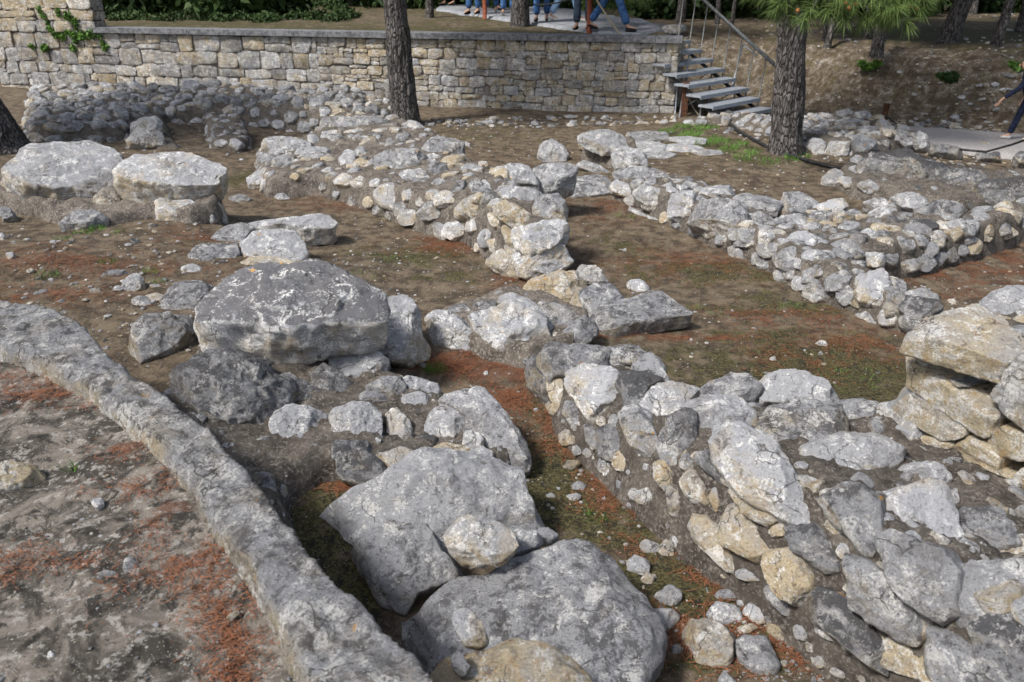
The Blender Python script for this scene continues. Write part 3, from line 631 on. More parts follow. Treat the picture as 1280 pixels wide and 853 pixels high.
s3 = [
 ('e', [(740,480),(800,445),(990,465),(1000,500),(880,520),(770,530)], .27, 'grey', dict(tilt=70)),
 ('e', [(840,560),(870,535),(990,530),(1045,610),(960,685),(920,690),(860,610)], .30, 'white', dict(tilt=62)),
 ('e', [(985,455),(1060,430),(1130,460),(1140,490),(1000,490)], .30, 'grey', dict(tilt=70)),
 ('e', [(1100,490),(1150,470),(1190,530),(1225,575),(1130,590),(1090,540)], .30, 'grey', dict(tilt=70)),
 ('e', [(1120,600),(1180,560),(1150,540),(1010,560),(1050,620),(1060,680),(1000,720),(1080,680)], .33, 'dark', dict(tilt=80,bulge=.1)),
 ('e', [(695,500),(735,495),(760,560),(740,640),(700,600)], 0, 'dark', dict(face=F1)),
 ('e', [(770,570),(800,560),(835,600),(825,670),(790,660)], 0, 'tan', dict(face=F1)),
 ('e', [(830,650),(870,650),(895,720),(860,735),(830,690)], 0, 'grey', dict(face=F1)),
 ('e', [(950,740),(1010,730),(1050,770),(1010,850),(960,830)], 0, 'dark', dict(face=F1)),
 ('e', [(905,730),(935,740),(960,800),(950,830),(915,790)], 0, 'grey', dict(face=F1)),
 ('e', [(1030,705),(1080,670),(1120,690),(1165,800),(1160,860),(1100,840)], .15, 'grey', dict(tilt=45)),
 ('e', [(1108,650),(1160,600),(1220,580),(1290,600),(1290,650),(1170,745),(1112,690)], .31, 'white', dict(tilt=58)),
 ('e', [(1205,720),(1290,680),(1300,760),(1270,850),(1215,800)], .20, 'grey', dict(tilt=45)),
 ('f', [(50,650),(130,630),(230,640),(268,680),(150,785),(90,775),(50,720)], .33, 'pale', dict(tilt=52)),
 ('f', [(100,590),(180,550),(270,555),(305,590),(270,630),(150,630)], .37, 'grey', dict(tilt=62)),
 ('f', [(300,600),(330,560),(430,535),(540,580),(605,635),(580,655),(450,640),(340,630)], .38, 'pale', dict(tilt=62)),
 ('f', [(335,720),(370,670),(480,635),(590,670),(612,740),(560,790),(420,855),(380,830)], .46, 'grey', dict(tilt=56)),
 ('', [(904,536),(932,531),(956,548),(985,590),(1005,632),(1003,640),(975,630),(925,602),(904,575)], .36, 'pale', dict(tilt=42)),
 ('', [(1001,567),(1065,537),(1100,537),(1129,552),(1125,570),(1060,598),(1040,606),(1008,597)], .50, 'white', dict(tilt=58)),
 ('f', [(560,665),(650,625),(745,650),(720,710),(620,710)], .40, 'blue', dict(tilt=65)),
 ('i', [(555,180),(600,150),(680,150),(760,170),(745,240),(728,385),(690,360),(640,285),(580,235)], .46, 'grey', dict(tilt=45)),
 ('i', [(775,200),(830,120),(960,112),(1000,180),(1028,310),(970,362),(880,310),(780,240)], .50, 'white', dict(tilt=52)),
 ('i', [(1040,230),(1100,180),(1200,240),(1243,310),(1130,345),(1050,290)], .53, 'grey', dict(tilt=68)),
 ('i', [(760,390),(820,338),(960,395),(1035,490),(1012,628),(940,600),(800,480)], .34, 'blue', dict(tilt=42)),
 ('i', [(1052,450),(1080,410),(1200,385),(1310,395),(1310,500),(1180,608),(1070,560)], .40, 'blue', dict(tilt=42)),
 ('i', [(618,440),(660,395),(760,480),(870,620),(855,685),(790,672),(640,560)], .20, 'grey', dict(tilt=38)),
 ('i', [(513,590),(540,545),(620,570),(790,760),(720,815),(620,745),(520,645)], .0, 'dark', dict(tilt=35)),
 ('i', [(915,710),(960,670),(1080,740),(1130,870),(1030,900),(940,850)], .20, 'blue', dict(tilt=38)),
 ('i', [(1112,670),(1160,640),(1290,620),(1330,760),(1300,880),(1160,880)], .2, 'dark', dict(tilt=40)),
 ('i', [(1242,600),(1290,555),(1370,600),(1370,740),(1280,700)], .38, 'blue', dict(tilt=45)),
 ('i', [(422,300),(520,290),(590,380),(582,440),(530,448),(450,370)], 0, 'dark', dict(face=F2)),
 ('i', [(328,430),(380,372),(470,420),(502,500),(440,562),(388,520)], 0, 'tan', dict(face=F2)),
 ('i', [(178,290),(190,220),(230,205),(328,330),(290,392),(190,335)], 0, 'tan', dict(face=F2)),
 ('i', [(222,160),(250,133),(340,180),(392,230),(352,278),(250,222)], 0, 'warm', dict(face=F2)),
 ('i', [(33,110),(70,88),(120,160),(107,210),(50,170)], 0, 'warm', dict(face=F2)),
 ('i', [(43,240),(80,223),(150,290),(217,420),(190,430),(60,300)], 0, 'tan', dict(face=F2)),
 ('i', [(135,180),(150,140),(172,190),(155,228)], 0, 'warm', dict(face=F2)),
 ('i', [(75,30),(140,15),(190,105),(170,122),(90,55)], 0, 'dark', dict(face=F2)),
 ('i', [(343,300),(410,273),(412,310),(370,322)], 0, 'tan', dict(face=F2)),
 ('i', [(335,515),(360,498),(432,590),(400,598),(345,545)], 0, 'grey', dict(face=F2)),
 ('i', [(225,460),(260,443),(312,475),(290,492)], 0, 'pale', dict(face=F2)),
 ('i', [(-20,130),(10,140),(30,180),(20,240),(-10,220)], 0, 'warm', dict(face=F2)),
 ('i', [(-70,60),(-30,50),(0,110),(-20,160),(-60,120)], 0, 'tan', dict(face=F1)),
 ('f', [(-60,780),(-10,760),(20,830),(10,880),(-40,850)], 0, 'grey', dict(face=F1)),
 ('i', [(845,70),(900,52),(960,50),(1010,120),(960,112),(880,110)], .46, 'pale', dict(tilt=70)),
 ('i', [(1130,345),(1240,330),(1300,350),(1310,385),(1170,385)], .52, 'warm', dict(tilt=75)),
]
B_ = bvh(v3, q3)
for s in s3: stone(s[0], [(sum(p[0] for p in s[1])/len(s[1])*(1-1.2)+x*1.2, sum(p[1] for p in s[1])/len(s[1])*(1-1.2)+y*1.2) for x, y in s[1]], s[2], s[3], on=B_, **s[4]).build('stone', M_ST, W3)
av3 = [cen_of(s[0], s[1], s[2], s[4].get('face')) for s in s3]
put_scatter(W3, scatter(v3, q3, 56, .045, .11, 11, ['tan', 'grey', 'warm', 'pale'], av3, zmin=.02, res=(24, 5, 3), sink=.2))

put_scatter(W3, scatter(v3, q3, 330, .012, .065, 12, ['tan', 'grey', 'warm', 'pale', 'pale'], av3, zmin=.02, res=(18, 3, 2), sink=.25), False)
# ---- dry stacked wall (right edge)
fA, fB = P(1105, 512, .45), P(1282, 612, .45); FS = fplane(fA, fB, .05, 0)
W4 = tag(empty('dry_stone_wall', tuple(fA)), 'wall of long yellowish blocks stacked without mortar at the right edge', 'wall')
_, v4, q4 = mass_part(W4, [(1150,505,.45,.72),(1310,600,.45,.72),(1700,900,.45,.76),(1700,500,.8,.76),(1300,372,.78,.76),(1160,400,.78,.76)], name='core', res=.03, fall=.03, rough=.02, seed=6, lum=.2)
put_scatter(W4, scatter(v4, q4, 150, .04, .12, 14, ['tan', 'grey', 'warm', 'pale'], xymask=lambda c: (c[:, 2] > .6) & (c[:, 0] > 2.15)), False)
def zf(px, py): return float(PL(px, py, *FS)[2])
s4 = [
 ('f', [(716,672),(750,650),(800,680),(888,735),(892,785),(830,775),(720,722)], 0, 'pale', dict(face=FS, thick=.18, bulge=.12, cuts=6)),
 ('f', [(768,610),(810,588),(930,660),(1062,750),(1050,782),(970,792),(870,730),(778,660)], 0, 'warm', dict(face=FS, thick=.25)),
 ('f', [(797,530),(830,473),(1000,570),(1182,688),(1162,772),(1120,784),(960,680),(870,622),(798,572)], 0, 'tan', dict(face=FS, thick=.3)),
 ('f', [(893,770),(950,780),(1010,792),(1007,828),(920,822)], 0, 'tan', dict(face=FS, thick=.2)),
 ('f', [(1010,795),(1060,773),(1130,800),(1195,852),(1180,900),(1100,880),(1005,835)], 0, 'tan', dict(face=FS, thick=.2)),
 ('f', [(1133,790),(1150,760),(1200,733),(1300,775),(1310,870),(1200,855),(1138,828)], 0, 'tan', dict(face=FS, thick=.25)),
 ('i', [(1010,30),(1060,25),(1180,80),(1255,100),(1232,120),(1150,85),(1080,60)], 0, 'tan', dict(face=FS, thick=.2)),
 ('i', [(1235,110),(1260,75),(1330,80),(1370,150),(1300,180),(1240,150)], 0, 'tan', dict(face=FS, thick=.2)),
 ('f', [(1150,630),(1185,560),(1212,500),(1250,470),(1310,470),(1340,600),(1310,770),(1180,702)], 0, 'grey', dict(face=FS, thick=.35, bulge=.15)),
 ('f', [(980,560),(1050,590),(1060,602),(1000,585)], 0, 'grey', dict(face=FS, thick=.2)),
]
for s in s4: stone(s[0], s[1], s[2], s[3], **{**dict(bulge=.03, edge=.05, cuts=4, rough=.04, taper=.94, sc=1.0, rnd=0), **s[4]}).build('block', M_ST, W4)
stone('f', [(845,382),(862,358),(980,315),(1115,288),(1200,335),(1290,385),(1300,450),(1218,495),(1100,462),(980,424)], zf(1258, 451), 'warm', tilt=76, thick=.13, bulge=.03, cuts=5, edge=.05, rough=.04, taper=.99, sc=1.0).build('block', M_ST, W4)
stone('f', [(1115,285),(1160,250),(1230,228),(1340,222),(1350,330),(1290,345),(1220,325),(1160,310)], .74, 'pale', tilt=75, thick=.15).build('block', M_ST, W4)

# ---- central diagonal wall with pillar and the broad pile behind it
W1 = tag(empty('rubble_wall', tuple(P(600, 320, 0))), 'diagonal rubble wall in the middle ending in a tall stacked pier', 'wall')
w1 = [(330,250,0,.22),(400,248,0,.25),(470,268,0,.30),(520,290,0,.38),(580,305,0,.45),(622,338,0,.52),(662,352,0,.5),(700,345,0,.42),(722,325,0,.3),(712,270,.5,.5),(700,243,.56,.56),(655,222,.5,.5),(620,205,.42,.42),(575,190,.38,.38),(555,165,.35,.35),(520,150,.35,.35),(470,140,.34,.34),(410,138,.3,.3),(385,165,.3,.3),(320,178,.25,.25),(312,205,.15,.15)]
_, v1, q1 = mass_part(W1, w1, res=.045, fall=.16, rough=.04, seed=8, lum=.5)
FW = fplane(P(520, 288, 0), P(662, 352, 0), .1, .02)
s1 = [
 ('a', [(955,505),(1000,490),(1160,508),(1155,545),(1010,560),(960,540)], .22, 'pale', dict(tilt=60)),
 ('a', [(925,540),(990,560),(990,610),(930,592)], .05, 'grey', {}),
 ('a', [(985,575),(1080,560),(1078,612),(1000,612)], .08, 'grey', {}),
 ('a', [(1080,540),(1215,532),(1212,582),(1100,594)], .16, 'pale', dict(tilt=60)),
 ('a', [(1160,480),(1230,470),(1252,520),(1180,527)], .25, 'pale', dict(tilt=60)),
 ('a', [(1140,430),(1220,415),(1330,418),(1400,430),(1395,460),(1330,500),(1250,500),(1150,465)], .3, 'grey', dict(tilt=62)),
 ('a', [(1230,560),(1285,540),(1290,605),(1240,608)], .1, 'pale', {}),
 ('b', [(15,570),(40,540),(68,560),(35,608)], .15, 'white', {}),
 ('b', [(60,590),(90,568),(127,590),(102,622),(65,612)], .1, 'tan', {}),
 ('b', [(125,560),(200,538),(322,548),(332,600),(230,630),(150,645),(128,600)], .18, 'grey', dict(tilt=62)),
 ('b', [(210,632),(280,608),(343,630),(330,672),(260,668)], .15, 'pale', {}),
 ('b', [(310,530),(380,493),(462,520),(477,560),(410,582),(320,562)], .30, 'grey', dict(tilt=60)),
 ('b', [(333,582),(400,588),(412,640),(370,655),(340,615)], .1, 'dark', {}),
 ('b', [(455,590),(530,598),(532,632),(470,632)], .32, 'blue', {}),
 ('b', [(130,670),(190,660),(240,700),(210,760),(140,740)], .05, 'white', {}),
 ('b', [(205,770),(250,755),(300,760),(290,815),(230,815)], .0, 'pale', {}),
 ('b', [(290,760),(350,735),(390,760),(370,800),(310,800)], .1, 'grey', {}),
 ('b', [(350,700),(400,690),(440,710),(420,740),(360,745)], .2, 'white', {}),
 ('b', [(370,850),(400,815),(450,808),(475,850),(430,880)], 0, 'white', {}),
 ('b', [(480,650),(530,640),(560,700),(540,730),(500,710)], .35, 'grey', {}),
 ('b', [(455,720),(500,710),(540,770),(500,800),(460,770)], 0, 'warm', dict(face=FW)),
 ('b', [(550,780),(590,770),(605,830),(570,835)], 0, 'tan', dict(face=FW)),
 ('b', [(520,640),(555,660),(575,710),(560,720)], .4, 'pale', {}),
 ('b', [(550,612),(590,594),(660,600),(722,620),(727,672),(650,668),(580,648)], .4, 'blue', dict(tilt=60)),
 ('b', [(713,600),(770,584),(867,600),(862,650),(770,676),(728,666)], .38, 'blue', dict(tilt=60)),
 ('b', [(565,700),(600,660),(650,650),(660,680),(600,730),(570,740)], .45, 'grey', {}),
 # pier
 ('e', [(690,225),(735,188),(850,160),(905,215),(860,300),(760,290),(700,255)], 0, 'tan', dict(tilt=40, thick=.25)),
 ('e', [(668,110),(760,78),(868,88),(877,130),(830,172),(740,210),(682,185)], .15, 'white', dict(tilt=30, thick=.28)),
 ('', [(646,286),(680,277),(707,274),(713,297),(702,308),(660,318),(647,302)], .29, 'white', dict(tilt=28, thick=.3)),
 ('b', [(568,725),(620,730),(682,760),(722,800),(700,822),(640,820),(575,775)], .42, 'tan', dict(tilt=40, thick=.2)),
 ('b', [(735,710),(800,693),(838,740),(838,790),(800,808),(735,800),(722,760)], .42, 'grey', dict(tilt=38, thick=.2)),
 ('b', [(588,692),(650,674),(742,700),(743,735),(682,757),(610,733)], .52, 'pale', dict(tilt=58, thick=.12)),
 ('e', [(540,130),(580,80),(640,130),(680,180),(690,215),(640,205),(560,160)], 0, 'tan', dict(face=FW)),
 ('e', [(600,10),(650,0),(665,60),(660,100),(620,70)], 0, 'tan', dict(face=FW)),
 ('e', [(605,80),(650,85),(668,150),(640,150)], 0, 'warm', dict(face=FW)),
 ('e', [(540,60),(580,55),(600,95),(570,110)], 0, 'tan', dict(face=FW)),
]
B_ = bvh(v1, q1)
for s in s1: stone(s[0], s[1], s[2], s[3], on=B_, **(s[4] if len(s) > 4 else {})).build('stone', M_ST, W1)
av1 = [cen_of(s[0], s[1], s[2], s[4].get('face')) for s in s1]
it = sorted(scatter(v1, q1, 210, .05, .16, 21, ['pale', 'grey', 'tan', 'white', 'warm', 'grey'], av1, zmin=.03, sink=.22), key=lambda a: -a[3])
put_scatter(W1, it[:60]); put_scatter(W1, it[60:], False)

# ---- cross wall in the middle
W5 = tag(empty('rubble_wall', tuple(P(640, 440, .05))), 'low cream stone cross wall between the big boulder and the diagonal wall', 'wall')
w5 = [(528,418,.04,.12),(600,448,.04,.16),(660,462,.04,.18),(720,446,.04,.18),(745,425,.04,.16),(742,385,.16,.16),(690,362,.18,.18),(640,350,.18,.18),(570,374,.12,.12),(530,388,.1,.1)]
_, v5, q5 = mass_part(W5, w5, res=.022, fall=.07, rough=.025, seed=12, lum=.6)
s5 = [
 ('e', [(312,362),(350,340),(430,336),(482,380),(547,435),(480,457),(350,442),(315,405)], .06, 'pale', dict(tilt=62)),
 ('e', [(320,340),(345,310),(400,308),(405,335),(350,345)], .1, 'white', dict(tilt=60)),
 ('e', [(400,300),(450,284),(497,300),(480,330),(410,337)], .12, 'grey', dict(tilt=60)),
 ('e', [(500,290),(540,270),(582,280),(560,320),(505,322)], .12, 'grey', dict(tilt=60)),
 ('e', [(500,330),(590,290),(660,285),(735,300),(785,335),(783,400),(745,460),(680,472),(600,442),(510,372)], .06, 'white', dict(tilt=58, bulge=.18)),
 ('e', [(585,290),(600,255),(640,250),(720,280),(725,298),(650,288)], .2, 'pale', dict(tilt=60)),
 ('e', [(735,285),(850,298),(902,335),(830,395),(790,385)], .1, 'grey', dict(tilt=70)),
 ('e', [(820,405),(870,350),(905,325),(957,350),(952,400),(890,442),(830,422)], .05, 'grey', dict(tilt=55)),
 ('e', [(852,285),(885,222),(950,300),(905,318)], .06, 'tan', dict(tilt=45)),
 ('e', [(883,225),(960,200),(1030,220),(1072,250),(930,312),(900,270)], .12, 'grey', dict(tilt=68)),
 ('e', [(858,155),(930,140),(1002,200),(920,212),(870,190)], .1, 'white', dict(tilt=55)),
]
B_ = bvh(v5, q5)
for s in s5: stone(s[0], s[1], s[2], s[3], on=B_, **s[4]).build('stone', M_ST, W5)
put_scatter(W5, scatter(v5, q5, 14, .025, .05, 22, ['pale', 'grey', 'white'], [cen_of(*s[:3]) for s in s5]))

# ---- pile in the middle left carrying the great boulder
W6 = tag(empty('rubble_wall', tuple(P(430, 560, .1))), 'broad low mass of stones and dark mortar under and in front of the great boulder', 'wall')
w6 = [(135,448,.79,.46),(215,525,.79,.50),(285,588,.79,.48),(318,622,.79,.42),(345,640,.60,.34),(372,620,.15,.30),(410,612,.1,.27),(450,622,.08,.24),(520,628,.05,.22),(600,622,.03,.18),(652,600,.0,.15),(640,560,.12,.14),(590,500,.17,.17),(545,478,.18,.18),(480,462,.2,.24),(490,420,.25,.25),(380,420,.4,.4),(240,420,.36,.36)]
_, v6, q6 = mass_part(W6, w6, res=.022, fall=.09, rough=.04, seed=14, lum=.32)
s6 = [
 ('d', [(650,530),(800,455),(960,478),(1000,550),(1110,570),(1120,640),(1010,690),(980,765),(800,722),(680,655)], .24, 'dark', dict(tilt=62, bulge=.2, rough=.1)),
 ('d', [(780,480),(860,445),(960,470),(1000,530),(930,570),(830,555)], .36, 'dark', dict(tilt=60, bulge=.25, rough=.1)),
 ('d', [(1000,560),(1080,545),(1150,590),(1208,640),(1180,660),(1110,645),(1050,620)], .32, 'grey', dict(tilt=60)),
 ('d', [(988,735),(1010,668),(1110,648),(1167,672),(1197,760),(1150,803),(1060,808),(1010,775)], .27, 'pale', dict(tilt=50)),
 ('d', [(1100,570),(1180,515),(1270,560),(1290,630),(1230,650),(1160,610)], .3, 'dark', dict(tilt=60)),
 ('e', [(-5,665),(100,648),(162,680),(155,772),(60,780),(5,765)], .25, 'pale', dict(tilt=50)),
 ('e', [(182,655),(230,680),(265,720),(302,770),(200,827),(148,820),(190,760)], .2, 'white', dict(tilt=48)),
 ('e', [(328,700),(390,655),(470,700),(472,760),(400,792),(320,772)], .17, 'pale', dict(tilt=52)),
 ('e', [(110,580),(160,555),(232,550),(257,610),(215,625),(130,615)], .26, 'grey', dict(tilt=62)),
 ('e', [(240,550),(300,555),(375,580),(377,620),(340,642),(260,602)], .22, 'pale', dict(tilt=60)),
 ('e', [(222,625),(300,612),(335,625),(337,665),(280,668)], .24, 'pale', dict(tilt=55)),
 ('e', [(80,610),(150,600),(192,622),(185,642),(90,642)], .3, 'grey', dict(tilt=65)),
 ('e', [(368,592),(430,578),(495,582),(540,612),(640,730),(697,805),(693,858),(640,862),(560,830),(475,745),(470,690),(385,640)], .03, 'pale', dict(tilt=68, bulge=.10, thick=.14, edge=.06)),
 ('e', [(468,745),(530,770),(538,840),(500,860),(450,830)], .06, 'white', dict(tilt=40)),
 ('e', [(305,830),(400,800),(480,820),(500,870),(420,890),(330,880)], .05, 'tan', dict(tilt=35)),
 ('e', [(150,835),(230,810),(300,830),(310,880),(240,920),(170,900)], .08, 'warm', dict(tilt=35)),
 ('e', [(-5,790),(100,785),(150,800),(150,845),(60,870),(0,850)], .15, 'dark', dict(tilt=45)),
 ('h', [(585,45),(640,10),(695,5),(692,60),(662,132),(610,90)], .0, 'white', dict(tilt=35)),
 ('h', [(430,20),(520,-10),(590,30),(560,60),(480,60)], .05, 'pale', dict(tilt=45)),
 ('h', [(0,30),(80,0),(160,50),(200,120),(120,150),(20,120)], .1, 'dark', dict(tilt=50)),
]
B_ = bvh(v6, q6)
for s in s6: stone(s[0], s[1], s[2], s[3], on=B_, **s[4]).build('stone', M_ST, W6)
put_scatter(W6, scatter(v6, q6, 62, .03, .08, 23, ['dark', 'grey', 'pale'], [cen_of(*s[:3]) for s in s6]))

put_scatter(W6, scatter(v6, q6, 260, .010, .024, 13, ['grey', 'pale', 'warm', 'dark'], [cen_of(*s[:3]) for s in s6], res=(12, 3, 2)), False)
# ---- wall on the right side of the middle court, and its branch
W2 = tag(empty('rubble_wall', tuple(P(930, 330, 0))), 'low rubble wall with a smooth block facing running down the right side of the middle court', 'wall')
w2 = [(762,250,0,.27),(800,266,0,.3),(880,306,0,.30),(910,318,0,.28),(960,342,0,.26),(1000,366,0,.25),(1060,390,0,.22),(1110,412,0,.22),(1150,425,0,.2),(1195,405,.1,.15),(1185,375,.2,.2),(1110,338,.24,.24),(1040,300,.26,.26),(980,270,.26,.26),(905,235,.26,.26),(845,214,.28,.28),(775,208,.3,.3)]
_, v2, q2 = mass_part(W2, w2, res=.04, fall=.10, rough=.035, seed=16, lum=.42)
FB = fplane(P(765, 250, 0), P(880, 306, 0), .12, .03)
s2 = [
 ('b', [(1008,622),(1060,602),(1212,625),(1250,655),(1212,670),(1080,662)], .27, 'blue', dict(tilt=72, thick=.1)),
 ('b', [(993,655),(1072,665),(1067,722),(998,702)], 0, 'pale', dict(face=FB, thick=.2, bulge=.1)),
 ('b', [(1075,670),(1205,700),(1195,790),(1088,742)], 0, 'pale', dict(face=FB, thick=.25, bulge=.1)),
 ('b', [(1205,712),(1290,690),(1300,815),(1208,792)], 0, 'pale', dict(face=FB, thick=.25, bulge=.1)),
 ('c', [(40,740),(160,728),(252,740),(264,790),(240,840),(180,830),(60,800)], 0.05, 'grey', dict(tilt=50)),
 ('b', [(1030,738),(1120,780),(1240,820),(1240,845),(1120,800),(1030,762)], 0, 'pale', dict(tilt=50, thick=.1)),
 ('c', [(0,690),(50,700),(100,730),(60,745),(0,725)], .27, 'grey', dict(tilt=72)),
 ('c', [(105,675),(220,673),(242,700),(200,717),(120,697)], .26, 'blue', dict(tilt=80, thick=.08)),
 ('c', [(213,712),(300,698),(392,735),(372,762),(220,742)], .24, 'blue', dict(tilt=76, thick=.08)),
 ('c', [(268,785),(330,765),(402,800),(382,838),(300,822)], .2, 'grey', {}),
 ('c', [(365,790),(480,778),(492,820),(400,842)], .2, 'pale', dict(tilt=65)),
 ('c', [(205,835),(250,825),(310,845),(330,865),(300,880),(210,870)], .12, 'blue', {}),
 ('f', [(203,45),(230,12),(300,20),(330,50),(290,85),(220,75)], .1, 'blue', dict(tilt=50)),
 ('f', [(290,80),(330,60),(395,75),(390,110),(320,125)], .1, 'blue', dict(tilt=50)),
 ('f', [(360,120),(400,102),(450,115),(462,160),(430,178),(370,150)], .05, 'blue', dict(tilt=50)),
 ('f', [(190,90),(230,80),(270,110),(260,135),(195,115)], 0, 'grey', dict(tilt=40)),
 ('f', [(305,120),(350,120),(360,160),(310,165)], 0, 'grey', dict(tilt=40)),
 ('f', [(420,50),(480,12),(527,30),(520,80),(460,98),(425,80)], .2, 'pale', {}),
 ('f', [(475,100),(530,92),(577,118),(520,135),(480,125)], .18, 'pale', dict(tilt=62)),
 ('f', [(460,175),(500,160),(545,180),(520,215),(470,210)], .05, 'grey', {}),
 ('f', [(550,200),(600,170),(652,185),(620,250),(560,240)], .06, 'blue', dict(tilt=50)),
 ('f', [(670,230),(700,180),(760,155),(795,200),(797,250),(750,285),(690,260)], .1, 'white', dict(tilt=50)),
 ('f', [(590,260),(640,252),(660,280),(620,302)], 0, 'grey', {}),
 ('f', [(645,290),(670,268),(690,290),(670,312)], 0, 'red', {}),
 ('f', [(655,330),(700,320),(750,360),(740,378),(690,365)], 0, 'pale', {}),
 ('f', [(765,290),(810,250),(860,260),(850,310),(800,345),(770,330)], .03, 'grey', {}),
 ('f', [(795,205),(840,200),(862,240),(820,252)], .15, 'blue', {}),
 ('f', [(828,300),(870,260),(950,265),(985,295),(930,335),(870,362),(835,340)], .05, 'dark', dict(tilt=50)),
 ('f', [(865,240),(910,232),(960,250),(980,275),(900,265)], .15, 'blue', {}),
 ('f', [(510,200),(540,210),(545,265),(515,250)], 0, 'grey', {}),
 ('f', [(360,170),(400,170),(415,215),(370,210)], 0, 'pale', {}),
]
B_ = bvh(v2, q2)
for s in s2: stone(s[0], s[1], s[2], s[3], on=B_, **(s[4] if len(s) > 4 else {})).build('stone', M_ST, W2)
it = sorted(scatter(v2, q2, 150, .05, .14, 24, ['pale', 'grey', 'blue', 'white', 'grey'], [cen_of(s[0], s[1], s[2], s[4].get('face') if len(s) > 4 else None) for s in s2], zmin=.03, sink=.22), key=lambda a: -a[3])
put_scatter(W2, it[:65]); put_scatter(W2, it[65:], False)

W7 = tag(empty('rubble_wall', tuple(P(1180, 310, 0))), 'rubble wall of many small stones branching to the right edge behind the red brown hollow', 'wall')
w7 = [(1020,320,.2,.22),(1100,350,0,.24),(1180,332,0,.26),(1290,296,0,.26),(1500,250,0,.26),(1500,200,.3,.3),(1290,240,.3,.3),(1180,262,.27,.27),(1060,262,.24,.24),(960,250,.22,.22)]
_, v7, q7 = mass_part(W7, w7, res=.045, fall=.12, rough=.04, seed=18, lum=.40)
s7 = [
 ('c', [(390,700),(450,690),(547,720),(532,742),(402,742)], .18, 'blue', dict(tilt=66)),
 ('c', [(508,748),(560,725),(632,723),(633,760),(522,767)], .22, 'white', dict(tilt=50)),
 ('c', [(700,732),(790,713),(812,750),(765,765)], .2, 'blue', dict(tilt=66)),
 ('c', [(800,702),(870,690),(942,720),(900,760),(840,747)], .22, 'pale', {}),
 ('c', [(415,752),(485,745),(492,780),(430,780)], .15, 'grey', {}),
 ('c', [(625,765),(680,757),(690,790),(640,797)], .2, 'grey', {}),
 ('c', [(490,772),(600,768),(602,802),(500,806)], .16, 'grey', {}),
 ('c', [(918,745),(1000,708),(1062,760),(1085,802),(1000,810),(925,795)], .24, 'dark', dict(tilt=50)),
 ('c', [(850,815),(930,810),(960,850),(900,870),(850,850)], .15, 'grey', {}),
 ('c', [(1000,810),(1060,790),(1080,840),(1030,850)], .15, 'pale', {}),
 ('c', [(1075,800),(1110,795),(1120,840),(1080,842)], .12, 'pale', {}),
 ('c', [(1190,830),(1250,828),(1270,850),(1200,875)], .05, 'tan', {}),
 ('f', [(690,20),(720,8),(752,30),(735,70),(700,62)], .15, 'pale', {}),
 ('f', [(905,75),(975,68),(980,110),(930,125)], .05, 'blue', {}),
 ('f', [(835,60),(880,55),(885,90),(845,90)], .12, 'pale', {}),
 ('f', [(1120,30),(1170,22),(1175,60),(1130,70)], .08, 'tan', {}),
 ('f', [(1205,20),(1250,18),(1252,50),(1210,50)], .08, 'tan', {}),
 ('f', [(705,118),(760,108),(765,138),(715,142)], .1, 'pale', {}),
 ('f', [(1050,45),(1110,38),(1112,70),(1060,75)], .08, 'blue', {}),
]
B_ = bvh(v7, q7)
for s in s7: stone(s[0], s[1], s[2], s[3], on=B_, **(s[4] if len(s) > 4 else {})).build('stone', M_ST, W7)
it = sorted(scatter(v7, q7, 260, .055, .15, 25, ['pale', 'grey', 'blue', 'dark', 'grey', 'tan'], [cen_of(*s[:3]) for s in s7], zmin=.03, sink=.22), key=lambda a: -a[3])
put_scatter(W7, it[:80]); put_scatter(W7, it[80:], False)

# ---- mound with dark boulders, right
W8 = tag(empty('rubble_mound', tuple(P(1150, 240, .1))), 'mound of big dark weathered boulders and mortar near the right edge, above the rubble wall', 'ruin')
w8 = [(1045,236,.1,.2),(1100,252,.1,.25),(1200,268,.15,.28),(1300,258,.15,.3),(1500,240,.15,.3),(1500,205,.28,.28),(1260,208,.2,.2),(1160,200,.28,.28),(1110,178,.28,.28),(1070,180,.28,.28),(1045,205,.2,.2)]
_, v8, q8 = mass_part(W8, w8, res=.05, fall=.14, rough=.05, seed=19, lum=.36)
s8 = [
 ('c', [(688,600),(740,555),(850,545),(940,560),(1008,595),(1000,625),(930,692),(800,682),(700,652)], .18, 'dark', dict(tilt=55, bulge=.2)),
 ('c', [(940,665),(980,620),(1080,608),(1142,640),(1100,692),(1000,695)], .2, 'dark', {}),
 ('c', [(1108,685),(1150,650),(1290,645),(1330,700),(1290,755),(1200,760),(1120,722)], .15, 'dark', {}),
 ('c', [(545,640),(590,613),(642,640),(602,672),(550,662)], .08, 'pale', {}),
 ('c', [(605,645),(650,640),(665,670),(620,685)], .06, 'pale', {}),
 ('c', [(663,665),(720,655),(757,680),(730,707),(695,697)], .1, 'grey', {}),
 ('c', [(650,570),(690,560),(695,600),(660,610)], .2, 'pale', {}),
 ('c', [(645,605),(680,600),(675,640),(650,640)], .15, 'pale', {}),
 ('c', [(660,500),(710,488),(752,520),(700,547),(665,537)], .3, 'grey', {}),
 ('c', [(1245,560),(1280,545),(1340,560),(1330,590),(1250,588)], .3, 'dark', {}),
 ('c', [(870,510),(900,490),(937,510),(930,537),(890,532)], .2, 'grey', {}),
 ('c', [(832,510),(862,497),(880,520),(850,532)], .22, 'grey', {}),
 ('c', [(938,530),(1000,527),(1062,540),(1050,562),(950,552)], .1, 'dark', {}),
 ('c', [(1108,547),(1190,553),(1192,577),(1112,572)], .08, 'dark', {}),
]
B_ = bvh(v8, q8)
for s in s8: stone(s[0], s[1], s[2], s[3], on=B_, **(s[4] if len(s) > 4 else {})).build('stone', M_ST, W8)
